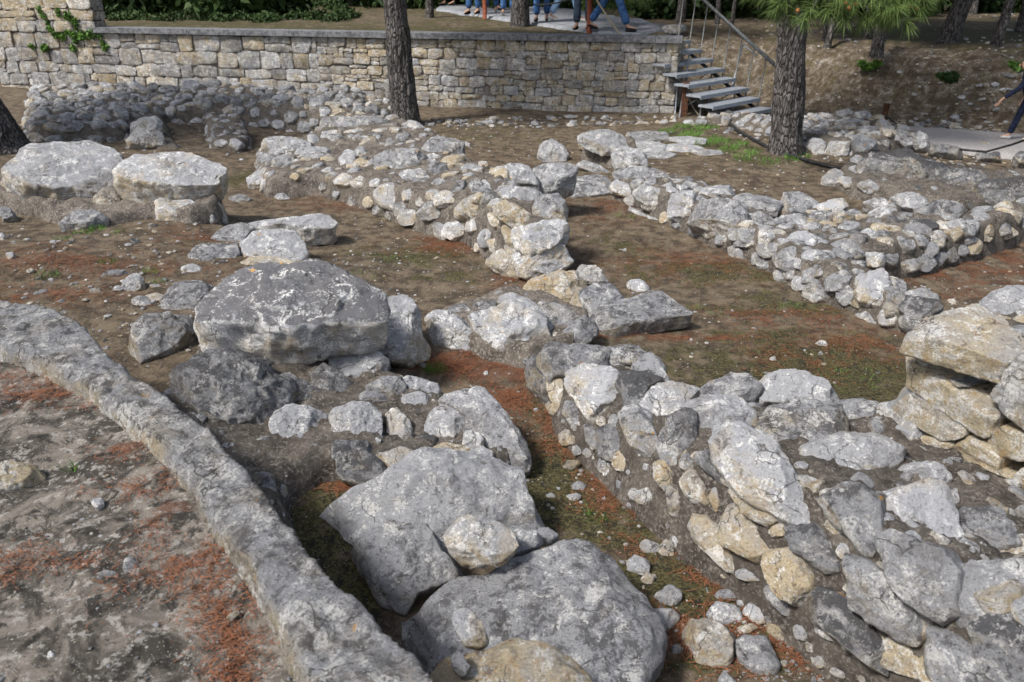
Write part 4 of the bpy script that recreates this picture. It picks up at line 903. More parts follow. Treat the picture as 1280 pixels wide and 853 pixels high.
put_scatter(W8, scatter(v8, q8, 70, .05, .12, 26, ['dark', 'grey', 'pale'], [cen_of(*s[:3]) for s in s8]))

# ---- rubble wall behind the right pine
W9 = tag(empty('rubble_wall', tuple(P(1060, 185, 0))), 'rubble wall behind the base of the right pine, curving towards the gravel path', 'wall')
w9 = [(1000,196,0,.22),(1060,200,0,.25),(1120,190,.1,.3),(1165,180,.1,.2),(1150,162,.25,.25),(1110,148,.32,.32),(1050,138,.3,.3),(1000,145,.25,.25),(930,140,.2,.2),(850,146,.15,.15),(845,160,0,.12),(920,164,0,.15),(968,176,0,.2)]
_, v9, q9 = mass_part(W9, w9, res=.05, fall=.12, rough=.04, seed=20, lum=.42)
s9 = [('c', [(478,520),(520,500),(562,520),(540,572),(490,542)], .1, 'pale', {}), ('c', [(545,552),(580,515),(647,513),(637,562),(560,574)], .1, 'pale', {}),
      ('c', [(585,405),(640,398),(680,420),(640,435),(590,425)], .3, 'grey', {}), ('c', [(160,400),(220,400),(225,430),(170,430)], .1, 'dark', {}), ('c', [(225,440),(265,435),(270,462),(235,465)], .08, 'blue', {}), ('c', [(130,410),(160,405),(165,425),(135,428)], .12, 'tan', {})]
B_ = bvh(v9, q9)
for s in s9: stone(s[0], s[1], s[2], s[3], on=B_, **s[4]).build('stone', M_ST, W9)
it = sorted(scatter(v9, q9, 200, .06, .16, 27, ['pale', 'grey', 'blue', 'warm'], [cen_of(*s[:3]) for s in s9], sink=.18), key=lambda a: -a[3])
put_scatter(W9, it[:90]); put_scatter(W9, it[90:], False)

# ---- rubble walls at the back left
W10 = tag(empty('rubble_wall', tuple(P(200, 170, 0))), 'tumbled rubble wall along the foot of the retaining wall at the back left', 'wall')
w10 = [(30,186,.02,.30),(155,180,.02,.3),(215,160,0,.32),(300,158,0,.34),(392,168,0,.36),(440,168,0,.36),(500,158,0,.30),(540,150,.1,.15),(500,128,.25,.3),(440,106,.5,.5),(300,104,.46,.46),(200,106,.40,.40),(30,106,.40,.40)]
_, v10, q10 = mass_part(W10, w10, res=.06, fall=.3, rough=.06, seed=29, lum=.40)
it = sorted(scatter(v10, q10, 520, .07, .19, 28, ['grey', 'pale', 'pale', 'grey', 'blue', 'pale', 'warm'], flat=.7, sink=.12), key=lambda a: -a[3])
put_scatter(W10, it[:99]); put_scatter(W10, it[99:], False)
W11 = tag(empty('rubble_stub', tuple(P(182, 192, 0))), 'short stub of stacked blocks standing out from the back left rubble wall', 'ruin')
mass_part(W11, [(158,193,0,.12),(230,193,0,.1),(226,178,.1,.12),(205,140,.3,.3),(162,140,.3,.3)], res=.06, fall=.1, rough=.03, seed=31, lum=.4)
for s in [('a', [(470,455),(480,430),(578,424),(582,470),(485,477)], .25, 'pale', dict(tilt=45)), ('a', [(463,480),(540,475),(592,482),(602,520),(530,530),(468,520)], .12, 'grey', dict(tilt=45)), ('a', [(465,520),(600,520),(604,552),(475,560)], 0, 'grey', dict(tilt=40)), ('a', [(603,522),(660,518),(664,548),(610,552)], 0, 'grey', dict(tilt=50))]:
    stone(s[0], s[1], s[2], s[3], **s[4]).build('block', M_ST, W11)
W12 = tag(empty('rubble_stub', tuple(P(285, 192, 0))), 'short stub of small pale rubble stones beside the mossy gap, behind the second big boulder', 'ruin')
_, v12, q12 = mass_part(W12, [(262,190,0,.2),(300,192,0,.2),(316,188,0,.2),(308,140,.36,.36),(250,140,.36,.36)], res=.05, fall=.12, rough=.04, seed=33, lum=.4)
put_scatter(W12, scatter(v12, q12, 80, .06, .12, 34, ['pale', 'grey', 'blue', 'grey']))

# ---- two big boulders at the left with their mortar footing
W13 = tag(empty('boulder_wall', tuple(P(140, 275, .27))), 'two huge pale boulders side by side on a crumbling mortar footing at the left', 'ruin')
mass_part(W13, [(-40,262,.28,.5),(30,268,.28,.45),(70,280,.28,.36),(140,282,.27,.36),(190,275,.25,.36),(240,282,.24,.38),(279,278,.2,.38),(282,235,.45,.45),(150,215,.5,.5),(-40,210,.5,.5)], res=.03, fall=.09, rough=.04, seed=35, lum=.6)
for s in [('a', [(3,575),(60,540),(120,524),(220,518),(330,516),(400,548),(430,600),(412,645),(330,672),(200,676),(80,655),(15,615)], .54, 'pale', dict(tilt=64, thick=.3, bulge=.03, cuts=4, edge=.06, taper=1.0, label='left boulder with grey crusted top')),
          ('a', [(430,600),(500,568),(600,556),(772,563),(795,605),(775,650),(640,668),(500,650),(438,630)], .56, 'white', dict(tilt=66, thick=.28, bulge=.03, cuts=4, edge=.05, taper=1.0, label='right boulder with chalky white end')),
          ('a', [(560,715),(640,735),(760,733),(800,720),(812,760),(810,802),(730,815),(640,812),(580,780)], .22, 'white', dict(tilt=38)),
          ('a', [(340,705),(420,655),(432,700),(430,780),(395,790),(350,750)], .28, 'warm', dict(tilt=40)),
          ('a', [(-10,640),(15,670),(33,705),(30,732),(-10,745)], .34, 'grey', {}), ('a', [(-10,745),(30,750),(62,782),(60,802),(10,795)], .29, 'grey', {}),
          ('a', [(60,690),(140,700),(180,730),(120,760),(70,740)], .28, 'warm', dict(tilt=45))]:
    kw = dict(s[4]); lb = kw.pop('label', None); o = stone(s[0], s[1], s[2], s[3], **kw).build('boulder', M_ST, W13)
    if lb: o['label'] = lb

# ---- foundation blocks at the back right
W14 = tag(empty('block_foundation', tuple(P(760, 205, 0))), 'foundation of large squared blocks capped by a grey slab, beside the paving slabs', 'ruin')
FF = fplane(P(722, 203, 0), P(770, 218, 0), .05, 0)
mass_part(W14, [(725,203,0,.28),(772,219,0,.22),(805,205,.1,.22),(795,170,.28,.28),(730,160,.3,.28)], res=.04, fall=.06, rough=.02, seed=37, lum=.5)
for s in [('b', [(880,482),(920,460),(1040,490),(1055,520),(1040,540),(960,537),(890,505)], .3, 'blue', dict(tilt=70, thick=.1)),
          ('b', [(1003,548),(1040,530),(1120,540),(1130,598),(1080,605),(1020,602)], .15, 'pale', dict(tilt=45)),
          ('b', [(882,490),(910,500),(912,545),(885,540)], .15, 'tan', dict(tilt=30)), ('b', [(920,515),(945,520),(945,560),(922,555)], .12, 'tan', dict(tilt=30)),
          ('b', [(950,530),(1000,545),(998,575),(952,562)], .12, 'pale', dict(tilt=30)), ('b', [(880,580),(940,595),(1008,622),(1000,645),(930,622),(882,602)], 0, 'pale', dict(tilt=40))]:
    stone(s[0], s[1], s[2], s[3], **s[4]).build('block', M_ST, W14)

# ================================================================== LOOSE BOULDERS AND STONES
def PH(px, py, dz=0):
    z = 0.0
    for _ in range(12): p = P(px, py, z); z = .5*z+.5*H(p[0], p[1])
    return P(px, py, z)+np.array([0, 0, dz])
def lo(zone, pts, label, kind='pale', z=None, group=None, name='stone', cat='stone', **kw):
    if z is None:
        lx, ly = max(zp(zone, pts), key=lambda p: p[1]); z = PH(lx, ly)[2]-.004
    kw.setdefault('tilt', 50)
    if name in ('stone_slab', 'paving_slab'): kw.setdefault('sc', 1.03)
    if name == 'boulder': kw.setdefault('sc', 1.06)
    return tag(stone(zone, pts, z, kind, **kw).build(name, M_ST), label, cat, group)
lo('', [(245,388),(262,360),(300,336),(345,325),(400,329),(445,338),(470,350),(481,372),(478,386),(440,391),(390,393),(340,396),(290,393),(255,391)], 'great round boulder with a flat dark top and white streaked face, largest in the middle', 'crusted', .66, name='boulder', cat='boulder', tilt=76, bulge=.06, thick=.30, cuts=9, rough=.085, taper=.93, edge=.1, rnd=1)
lo('e', [(-110,560),(-60,470),(20,440),(120,420),(182,490),(180,548),(90,572),(0,545)], 'cream boulder wedged under the front of the great round boulder', 'pale', .22, name='boulder', cat='boulder', tilt=40, thick=.4)
lo('e', [(160,260),(190,240),(240,240),(280,262),(305,310),(312,390),(345,432),(330,475),(270,505),(180,492),(135,425)], 'tall smooth tan grey boulder leaning against the right of the great round boulder', 'pale', .12, name='boulder', cat='boulder', tilt=38, thick=.4, rough=.05)
lo('d', [(468,412),(500,350),(545,322),(640,300),(700,328),(705,400),(660,440),(600,500),(530,528),(482,482)], 'rough grey boulder at the left foot of the great round boulder', 'grey', .22, name='boulder', cat='boulder', tilt=48)
lo('d', [(585,262),(650,202),(700,198),(765,205),(745,265),(705,312),(640,312),(600,300)], 'flat tilted grey slab behind the left side of the great boulder', 'grey', .28, tilt=70)
lo('d', [(530,540),(560,500),(620,485),(682,482),(670,502),(600,535),(555,555)], 'narrow flat grey stone in the gap beside the kerb', 'grey', .18, tilt=65)
# foreground boulders
lo('', [(392,668),(412,636),(450,616),(480,606),(505,588),(533,574),(560,565),(592,567),(630,585),(650,602),(664,630),(670,646),(665,660),(640,668),(570,676),(520,690),(450,690),(400,690)], 'broad speckled grey boulder lying behind the small white rock, pointed to the right', 'pale', .10, name='boulder', cat='boulder', tilt=52, thick=.5, bulge=.10, rough=.06, rnd=2, sc=1.17, cuts=8)
lo('h', [(68,350),(130,310),(200,288),(335,300),(385,360),(465,440),(360,485),(290,505),(250,575),(175,525),(108,425)], 'blocky dark grey boulder between the kerb and the small white rock', 'grey', .16, name='boulder', cat='boulder', tilt=60, thick=.3, sc=1.18, cuts=8)
lo('h', [(250,610),(260,545),(390,468),(500,435),(620,400),(720,350),(820,308),(880,288),(960,330),(1050,430),(1110,500),(1158,582),(1162,690),(1110,800),(1070,900),(900,1010),(600,1000),(380,900),(280,760)], 'largest foreground boulder, blue grey and chalky, at the bottom centre edge', 'blue', .16, name='boulder', cat='boulder', tilt=74, thick=.35, bulge=.05, edge=.06, rough=.055, cuts=9, rnd=0, sc=1.1)
lo('h', [(398,312),(430,262),(500,252),(565,256),(640,310),(657,365),(640,385),(580,412),(470,417),(418,370)], 'bumpy white rock the size of a loaf sitting between the foreground boulders', 'white', .36, name='rock', cat='rock', tilt=45, rough=.06)
lo('h', [(618,302),(700,290),(757,330),(720,355),(650,375)], 'smooth blue grey stone touching the right of the bumpy white rock', 'blue', .30, tilt=60)
lo('h', [(727,295),(780,283),(812,320),(780,340),(740,338)], 'small blue grey stone behind the top corner of the largest foreground boulder', 'blue', .28, tilt=60)
lo('h', [(423,595),(450,582),(482,583),(557,682),(530,712),(470,706),(440,652)], 'pale wedge shaped stone lying on the largest foreground boulder', 'white', .50, tilt=60)
lo('h', [(418,755),(450,738),(482,790),(462,832),(430,805)], 'small rounded grey stone among brown needles on the largest foreground boulder', 'grey', .49, tilt=60)
lo('h', [(330,830),(420,745),(560,735),(700,690),(820,700),(880,780),(920,860),(700,900),(450,900)], 'yellowish earthy rock slab strewn with dry needles at the bottom edge', 'tan', .44, tilt=80, thick=.1, bulge=.06)
# pebbles at the foot of the foreground wall
heap = 'cobbles heaped at the foot of the foreground wall'
PB = [
 ('i', [(42,690),(60,640),(110,620),(200,648),(240,720),(200,782),(120,814),(68,772)], 'tan', 'round cream cobble, largest of the heap at the bottom edge', heap),
 ('i', [(238,700),(270,674),(340,690),(384,790),(340,842),(268,822),(243,750)], 'grey', 'oblong grey cobble standing right of the round cream cobble', heap),
 ('i', [(123,602),(170,556),(245,580),(252,630),(190,647),(125,627)], 'pale', 'flat pale cobble just behind the round cream cobble', heap),
 ('i', [(143,542),(180,514),(235,518),(225,557),(160,562)], 'grey', 'small grey cobble at the far left end of the heap', heap),
 ('i', [(223,552),(260,519),(300,540),(302,572),(240,582)], 'pale', 'small squarish cobble at the far end of the heap, touching the small grey one', heap),
 ('i', [(258,592),(290,563),(375,588),(372,615),(300,642),(265,622)], 'white', 'jagged whitish cobble in the middle of the heap', heap),
 ('i', [(335,645),(380,613),(470,630),(510,680),(502,722),(450,732),(388,692)], 'red', 'long pinkish grey cobble at the right end of the heap', heap),
 ('i', [(158,860),(190,810),(237,855),(220,880)], 'blue', 'small grey stone cut by the bottom edge below the heap', None),
 ('i', [(238,652),(290,638),(322,660),(250,677)], 'tan', 'little tan stone pressed between the cobbles of the heap', heap),
 ('i', [(-2,722),(30,713),(40,745),(10,764)], 'pale', 'tiny pale stone left of the round cream cobble', None),
 ('h', [(1103,350),(1130,331),(1172,350),(1172,390),(1130,392)], 'white', 'rounded white stone on moss, left of the upright yellowish stone', None),
 ('h', [(1172,372),(1195,326),(1227,350),(1222,407),(1180,402)], 'tan', 'upright yellowish stone on moss beside the rounded white one', None),
 ('h', [(1175,312),(1210,288),(1275,298),(1283,350),(1230,342),(1222,330)], 'pale', 'flat grey white stone behind the upright yellowish stone', None),
 ('h', [(1048,430),(1080,393),(1142,410),(1132,457),(1090,474)], 'pale', 'smooth pale grey stone beside the right corner of the largest boulder', None),
 ('h', [(1098,482),(1130,453),(1160,470),(1142,502),(1105,497)], 'tan', 'small cream stone in front of the smooth pale grey stone', None),
 ('h', [(1158,540),(1210,495),(1253,520),(1247,562),(1180,574)], 'pale', 'flat rounded stone by itself between the boulder and the heap', None),
 ('h', [(1150,590),(1210,581),(1253,610),(1202,672),(1160,690),(1140,640)], 'white', 'white stone touching the right edge of the largest boulder', None),
 ('h', [(1218,730),(1240,713),(1262,730),(1235,762)], 'tan', 'tiny tan pebble below the white stone', None),
 ('h', [(1250,700),(1280,640),(1300,660),(1290,720)], 'tan', 'little brown stone at the left of the round cream cobble', None),
 ('h', [(823,70),(840,46),(887,50),(872,80)], 'red', 'orange tan flat stone on the mossy corridor floor', None),
 ('h', [(858,130),(880,116),(912,130),(907,152),(865,152)], 'grey', 'grey flat stone on the mossy corridor floor', None),
 ('h', [(833,170),(880,163),(892,180),(860,195)], 'warm', 'brownish flat stone half sunk in moss below the grey flat one', None),
 ('h', [(762,170),(785,165),(800,178),(780,186)], 'white', 'tiny white stone on dark moss near the slab corner', None),
 ('f', [(520,430),(545,420),(567,435),(555,450),(525,450)], 'white', 'white stone alone in the middle of the mossy right court', None),
 ('f', [(354,485),(375,480),(380,497),(358,500)], 'white', 'small white stone left of the lone white stone in the right court', None),
 ('f', [(532,468),(545,462),(550,474),(537,480)], 'grey', 'tiny grey stone just below the lone white stone', None),
 ('f', [(1000,275),(1030,272),(1035,292),(1005,290)], 'tan', 'tan stone on the red brown hollow beside the rubble wall', None),
 ('e', [(1058,205),(1085,198),(1115,202),(1140,240),(1100,245),(1065,228)], 'white', 'white angular stone behind the thick grey slab', None),
 ('e', [(1038,92),(1055,88),(1060,100),(1042,102)], 'white', 'tiny white stone in the court beyond the pier', None),
 ('e', [(217,492),(245,490),(260,518),(230,515)], 'white', 'small cream stone on dirt below the tall smooth boulder', None),
 ('e', [(293,510),(318,502),(332,518),(310,526)], 'white', 'small white stone left of the grass tuft', None),
 ('e', [(585,472),(620,465),(637,482),(605,492)], 'warm', 'mossy flat stone on orange needles below the cross wall', None),
 ('e', [(535,538),(550,533),(553,548),(540,552)], 'pale', 'tiny pale stone on orange needles', None),
 ('e', [(718,672),(732,668),(736,682),(722,685)], 'white', 'tiny white stone beside the near end of the foreground wall', None),
 ('d', [(440,212),(480,178),(515,190),(527,245),(490,257),(450,240)], 'pale', 'pyramid shaped grey stone standing on the left yard', None),
 ('d', [(468,268),(520,258),(567,295),(540,307),(480,292)], 'pale', 'flat pale stone in front of the pyramid shaped stone', None),
 ('d', [(348,188),(400,163),(472,170),(465,192),(380,197)], 'grey', 'thin flat grey stone behind the pyramid shaped stone', None),
 ('d', [(408,235),(430,220),(450,238),(440,250),(412,248)], 'pale', 'little round stone left of the pyramid shaped stone', None),
 ('d', [(328,240),(350,230),(370,235),(365,258),(330,258)], 'warm', 'yellowish grey stone on the yard left of the pyramid shaped stone', None),
 ('d', [(525,258),(560,245),(600,262),(590,290),(560,285)], 'warm', 'brown grey stone touching the flat pale stone', None),
 ('d', [(540,222),(580,218),(585,240),(550,245)], 'warm', 'small tan stone right of the pyramid shaped stone', None),
 ('d', [(115,245),(160,238),(187,248),(160,258),(120,256)], 'grey', 'thin flat stone near the left edge of the yard beside the kerb', None),
 ('d', [(205,320),(240,315),(265,325),(240,335),(210,332)], 'grey', 'flat stone in the dirt at the far side of the kerb', None),
 ('d', [(655,152),(700,143),(742,165),(720,177),(665,172)], 'white', 'flat cream stone at the near corner of the slab platform', None),
 ('d', [(20,108),(50,100),(62,125),(35,130)], 'white', 'white angular stone at the left edge of the yard', None),
 ('d', [(-8,35),(15,30),(25,50),(0,58)], 'white', 'whitish stone at the left picture edge below the boulders', None),
 ('d', [(180,62),(200,58),(206,74),(186,77)], 'white', 'small white stone on the yard below the small grey boulder', None),
 ('d', [(470,48),(490,45),(508,62),(490,75)], 'dark', 'small dark stone on the yard', None),
 ('g', [(-20,80),(15,55),(60,47),(112,55),(152,80),(158,105),(140,130),(80,158),(20,162),(-20,150)], 'tan', 'smooth round cream cobble on the near ledge at the left edge', None),
 ('g', [(463,30),(480,12),(530,8),(582,28),(560,55),(520,68),(470,60)], 'white', 'flat chalk white stone against the kerb', None),
 ('g', [(333,195),(350,182),(372,180),(377,213),(352,222)], 'white', 'small white stone alone on the near ledge', None),
 ('g', [(483,300),(500,288),(515,298),(508,318),(488,320)], 'white', 'small lilac white stone on the near ledge', None),
 ('g', [(612,312),(640,298),(665,315),(655,335),(622,335)], 'tan', 'cream pebble among orange needles on the near ledge', None),
 ('g', [(733,412),(765,398),(797,412),(795,445),(760,458)], 'pale', 'half white half grey stone at the needles by the kerb', None),
 ('g', [(163,755),(185,738),(203,752),(197,782),(170,785)], 'white', 'small whitish stone at the bottom left', None),
 ('g', [(822,612),(860,590),(875,600),(840,628)], 'red', 'pinkish sliver of stone by the needles near the kerb', None),
 ('g', [(665,380),(680,372),(690,382),(675,390)], 'red', 'tiny brick red pebble among the needles', None),
 ('g', [(455,405),(490,398),(505,420),(490,450),(450,445)], 'grey', 'speckled grey stone sunk in the near ledge', None),
 ('g', [(340,460),(380,445),(425,455),(415,490),(360,495)], 'grey', 'bluish grey stone sunk in the near ledge, left of the speckled one', None),
 ('a', [(212,790),(260,765),(380,770),(388,810),(340,837),(225,828)], 'grey', 'small rounded grey boulder in front of the two huge boulders', None),
 ('a', [(903,622),(950,610),(1052,620),(1042,660),(985,680),(920,692)], 'pale', 'pale flat topped rock standing at the edge of the mossy gap', None),
 ('a', [(828,712),(880,708),(918,725),(900,738),(840,735)], 'grey', 'flat grey stone on the mossy gap floor', None),
 ('a', [(988,708),(1030,703),(1053,720),(1020,730)], 'pale', 'flat pale stone on the dirt right of the flat grey stone', None),
 ('a', [(1088,645),(1130,640),(1178,655),(1150,675),(1100,677)], 'white', 'bright white stone at the foot of the broad pile', None),
 ('a', [(1150,665),(1220,660),(1290,672),(1260,705),(1190,700)], 'warm', 'flat brownish stone at the foot of the broad pile', None),
 ('b', [(730,530),(790,502),(842,550),(822,592),(760,582)], 'pale', 'tilted pale block alone in front of the back foundation', None),
 ('b', [(470,515),(490,520),(480,535),(465,530)], 'pale', 'small stone near the back wall court', None),
]
for zn, pts, kd, lb, gp in PB:
    w_ = max(p[0] for p in pts)-min(p[0] for p in pts)
    lo(zn, pts, lb, kd, group=gp, name='boulder' if w_ > 160 and 'boulder' in lb else ('pebble' if w_ < 45 else 'stone'), cat='boulder' if 'boulder' in lb else ('pebble' if w_ < 45 else 'stone'), tilt=52, bulge=.2, rnd=2)
# slabs
lo('', [(738,388),(770,377),(815,363),(828,365),(866,389),(800,400),(770,407),(752,403)], 'thick flat grey slab lying at the end of the cross wall', 'grey', .13, name='stone_slab', cat='slab', tilt=80, thick=.14, bulge=.02, edge=.05, cuts=3, rough=.03)
for pts, kd, lb in [
  ([(690,110),(720,75),(800,65),(860,72),(870,140),(820,155),(760,162),(695,142)], 'grey', 'grey slab at the near left of the slab platform'),
  ([(858,72),(930,12),(1050,0),(1090,50),(1122,100),(1100,130),(1020,125),(960,112),(870,120)], 'pale', 'largest pale slab of the slab platform'),
  ([(745,45),(800,5),(880,-5),(930,10),(870,60),(800,68)], 'grey', 'flat slab at the far left of the slab platform'),
  ([(870,0),(960,-12),(1060,-25),(1190,-40),(1222,-10),(1205,8),(1100,12),(1040,-2),(940,8)], 'pale', 'long slab at the far right end of the slab platform'),
  ([(870,125),(960,115),(1080,130),(1110,150),(1000,150),(880,148)], 'tan', 'thin cream stone edging the near side of the slab platform')]:
    lo('d', pts, lb, kd, name='stone_slab', cat='slab', z=.2 if pts[0][1] > 40 else .22, group='slabs of the low platform', tilt=78, thick=.2, bulge=.05, edge=.07, cuts=5)
lo('b', [(818,682),(850,650),(882,624),(990,640),(1002,690),(940,705),(870,712)], 'wide flat grey slab forming a threshold beside the two blue grey blocks', 'grey', .05, name='stone_slab', cat='slab', tilt=80, thick=.12, bulge=.03, edge=.05, cuts=3)
for pts, kd, lb in [
  ([(1050,482),(1120,475),(1200,480),(1215,505),(1130,510),(1060,505)], 'grey', 'paving slab nearest the retaining wall'),
  ([(1200,500),(1280,495),(1350,505),(1340,525),(1240,520)], 'pale', 'paving slab at the far right of the slab pavement'),
  ([(1060,512),(1140,512),(1200,525),(1190,552),(1100,550)], 'pale', 'paving slab beside the squared foundation block'),
  ([(1190,520),(1270,522),(1345,535),(1360,550),(1260,552),(1200,545)], 'pale', 'middle paving slab of the slab pavement'),
  ([(1110,552),(1190,548),(1240,560),(1200,575),(1130,570)], 'pale', 'nearest paving slab of the slab pavement'),
  ([(1280,540),(1400,545),(1402,560),(1330,567)], 'pale', 'narrow right hand paving slab touching the grass')]:
    lo('b', pts, lb, kd, name='paving_slab', cat='slab', z=.08, group='paving slabs at the back right', tilt=82, thick=.08, bulge=.03, edge=.05, cuts=3, rough=.03)

# ================================================================== PATHS
def drape(name, pts, mat, res=.12, dz=.03, kind='structure', z=0.0, edge=.0):
    W = np.array([PH(x, y)[:2] for x, y in pts]); lo_, hi = W.min(0)-res, W.max(0)+res
    xs = np.arange(lo_[0], hi[0], res); ys = np.arange(lo_[1], hi[1], res); X, Y = np.meshgrid(xs, ys); pt = np.stack([X.ravel(), Y.ravel()], 1)
    d, ins, cl = pdist(pt, W); keep = ins | (d < res*1.45); p2 = np.where(ins[:, None], pt, cl)
    zz = H0(p2, False)+dz - np.where(ins, 0, dz+.03); v = np.column_stack([p2, zz]); q = grid_quads(*X.shape, False); q = q[keep[q].all(1)]
    us = np.unique(q); mp = -np.ones(len(v), int); mp[us] = np.arange(len(us)); mb = MB(); mb.add(v[us], mp[q]); return tag(mb.build(name, mat), kind=kind)
drape('gravel_path', [(1090,158),(1125,161),(1180,164),(1280,172),(1500,190),(1500,235),(1280,203),(1215,194),(1160,182),(1120,170)], M_PATH, dz=.06)
drape('upper_path', [(548,4),(640,9),(720,14),(790,26),(850,40),(852,50),(800,47),(735,42),(665,32),(600,22),(545,14)], M_PAVE, dz=.05)

# low block wall beyond the upper path
a_ = PH(690, 22)[:2]; b_ = PH(851, 47)[:2]; zz = H(*b_)
lw = tag(empty('stone_wall', (b_[0], b_[1], zz)), 'low wall of squared blocks along the far side of the upper path by the stairs', 'wall')
mb, A5, B5, d5, n5 = masonry(a_, b_, zz-.1, zz+.30, 77, (.14, .2), (.25, .5), depth=.32, kinds=('grey', 'dark', 'pale', 'grey')); mb.build('stone_facing', M_ST, lw)

# ================================================================== METAL STAIRS
R0 = P(957, 134, .16); stp = np.array([-.174, .20, .142]); lv = np.array([-1.04, -.98, 0]); lv /= np.linalg.norm(lv); gv = np.array([-.174, .2, 0]); gv /= np.linalg.norm(gv)
st = tag(empty('metal_staircase', tuple(P(935, 137, .03))), 'open grey metal staircase of eight treads climbing beside the end of the retaining wall', 'stairs')
def stM(o): return lambda p: o + lv*p[0] + gv*p[1] + np.array([0, 0, p[2]])
for k in range(8):
    o = R0+stp*k; b = MB(); b.box(0, 1.45, -.15, .15, -.035, 0, stM(o)); b.box(0, 1.45, -.152, -.14, -.06, -.0365, stM(o))
    b.build('tread', M_MET, st, smooth=False)
for off in (.12, 1.3):
    p0 = R0+lv*off-stp*.6+np.array([0, 0, -.10]); p1 = R0+lv*off+stp*7.6+np.array([0, 0, -.10]); b = MB(); b.tube([p0, p1], .03, 6); b.build('stringer', M_RAIL, st)
for k in (0, 2, 4, 6):
    for off in (.2, 1.2):
        o = R0+stp*k+lv*off; g = .0; b = MB(); b.tube([[o[0], o[1], g-.1], [o[0], o[1], o[2]-.04]], .014, 6); b.build('support', M_MET, st)
        b = MB(); q = o+stp*1.0; b.tube([[o[0], o[1], o[2]-.05], [q[0], q[1], q[2]-.35]], .009, 5); b.build('brace', M_MET, st)
hr = MB(); top = [R0+stp*k*1.0-lv*.05+np.array([0, 0, .72+.02*k]) for k in (-.8, 8.2)]; hr.tube(top, .032, 8); hr.build('handrail', M_RAIL, st)
for k in range(-0, 9):
    o = R0+stp*(k-.3)-lv*.03; b = MB(); b.tube([o+np.array([0, 0, -.15]), o+np.array([.06, 0, .72+.02*k])], .011, 6); b.build('baluster', M_RAIL2, st)
o = R0+stp*3-lv*.10; b = MB(); b.tube([o+np.array([0, 0, -.2]), o+np.array([.10, -.05, .55])], .012, 6); b.tube([o+np.array([.10, -.05, .55]), o-stp*1.2+np.array([.1, -.05, .55])], .012, 6); b.build('rail_bracket', M_MET, st)

# posts, hose, ropes
pp = P(854, 147, .03); b = MB(); b.box(-.05, .05, -.04, .04, 0, .58, lambda p: pp+np.array(p)); o = b.build('wooden_post', M_WOOD, smooth=False); tag(o, 'dark brown wooden post at the near foot of the metal stairs', 'post')
b = MB(); b.tube([P(849, 150, .02), PT(853, 120, 13.9), PT(862, 68, 13.9)], .014, 6); tag(b.build('rail_bar', M_MET), 'thin steel bar leaning up the near side of the metal stairs', 'bar')
b = MB(); b.tube([PT(860, 113, 13.8), PT(862, 125, 13.8), PT(868, 137, 13.75), PT(876, 147, 13.7)], .014, 6); tag(b.build('rope', M_ROPE), 'short pale rope hanging from the brown post at the stairs', 'rope')
hp = [(905,143),(910,155),(922,166),(940,176),(960,187),(985,196),(1010,204),(1040,212),(1060,214)]
b = MB(); b.tube([PH(x, y, .03) for x, y in hp], .022, 8); tag(b.build('hose', M_HOSE), 'black hose lying on the ground past the foot of the right pine', 'hose')
q0 = PH(1103, 160); b = MB(); b.tube([q0, q0+np.array([0, 0, .38])], [.055, .05], 8); tag(b.build('wooden_post', M_WOOD), 'short brown post stump above the rubble wall behind the right pine', 'post')
q1 = q0+np.array([0, 0, .2]); q2 = P(1160, 172, .15); b = MB(); b.tube([q1, q1*.66+q2*.34-np.array([0, 0, .05]), q1*.33+q2*.67-np.array([0, 0, .05]), q2], .016, 6); tag(b.build('rope', M_HOSE), 'dark rope running from the post stump down to the gravel path', 'rope')
q1 = P(1200, 187, .16); q2 = P(1290, 172, .45); b = MB(); b.tube([q1, q1*.6+q2*.4-np.array([0, 0, .09]), q1*.25+q2*.75-np.array([0, 0, .05]), q2], .016, 6); tag(b.build('rope', M_HOSE), 'dark rope sagging across the gravel path at the right edge', 'rope')
rp = []
for px, py in ((606, 24), (736, 42)):
    g = PH(px, py); rp.append(g); b = MB(); b.tube([g, g+np.array([0, 0, .95])], .05, 10); b.tube([g+np.array([0, 0, .952]), g+np.array([0, 0, .99])], [.055, .03], 10)
    tag(b.build('rope_post', M_RUST), 'rust red rope post of the upper path, %s' % ('the farther one' if px < 700 else 'the one nearer the wall coping'), 'post', 'rope posts of the upper path')
def sag(a, b_, s, n=9):
    t = np.linspace(0, 1, n)[:, None]; return a*(1-t)+b_*t-np.array([0, 0, 1.0])*(4*s*t*(1-t))
b = MB(); b.tube(sag(rp[0]+np.array([0, 0, .75]), rp[1]+np.array([0, 0, .75]), .35), .016, 6); tag(b.build('rope', M_HOSE), 'dark barrier rope strung between the two rust red posts', 'rope')
e3 = PH(775, 45); b = MB(); b.tube(sag(rp[1]+np.array([0, 0, .75]), e3+np.array([0, 0, .02]), .02), .018, 6); tag(b.build('rope', M_ROPE), 'pale rope slanting down from the nearer rust red post', 'rope')

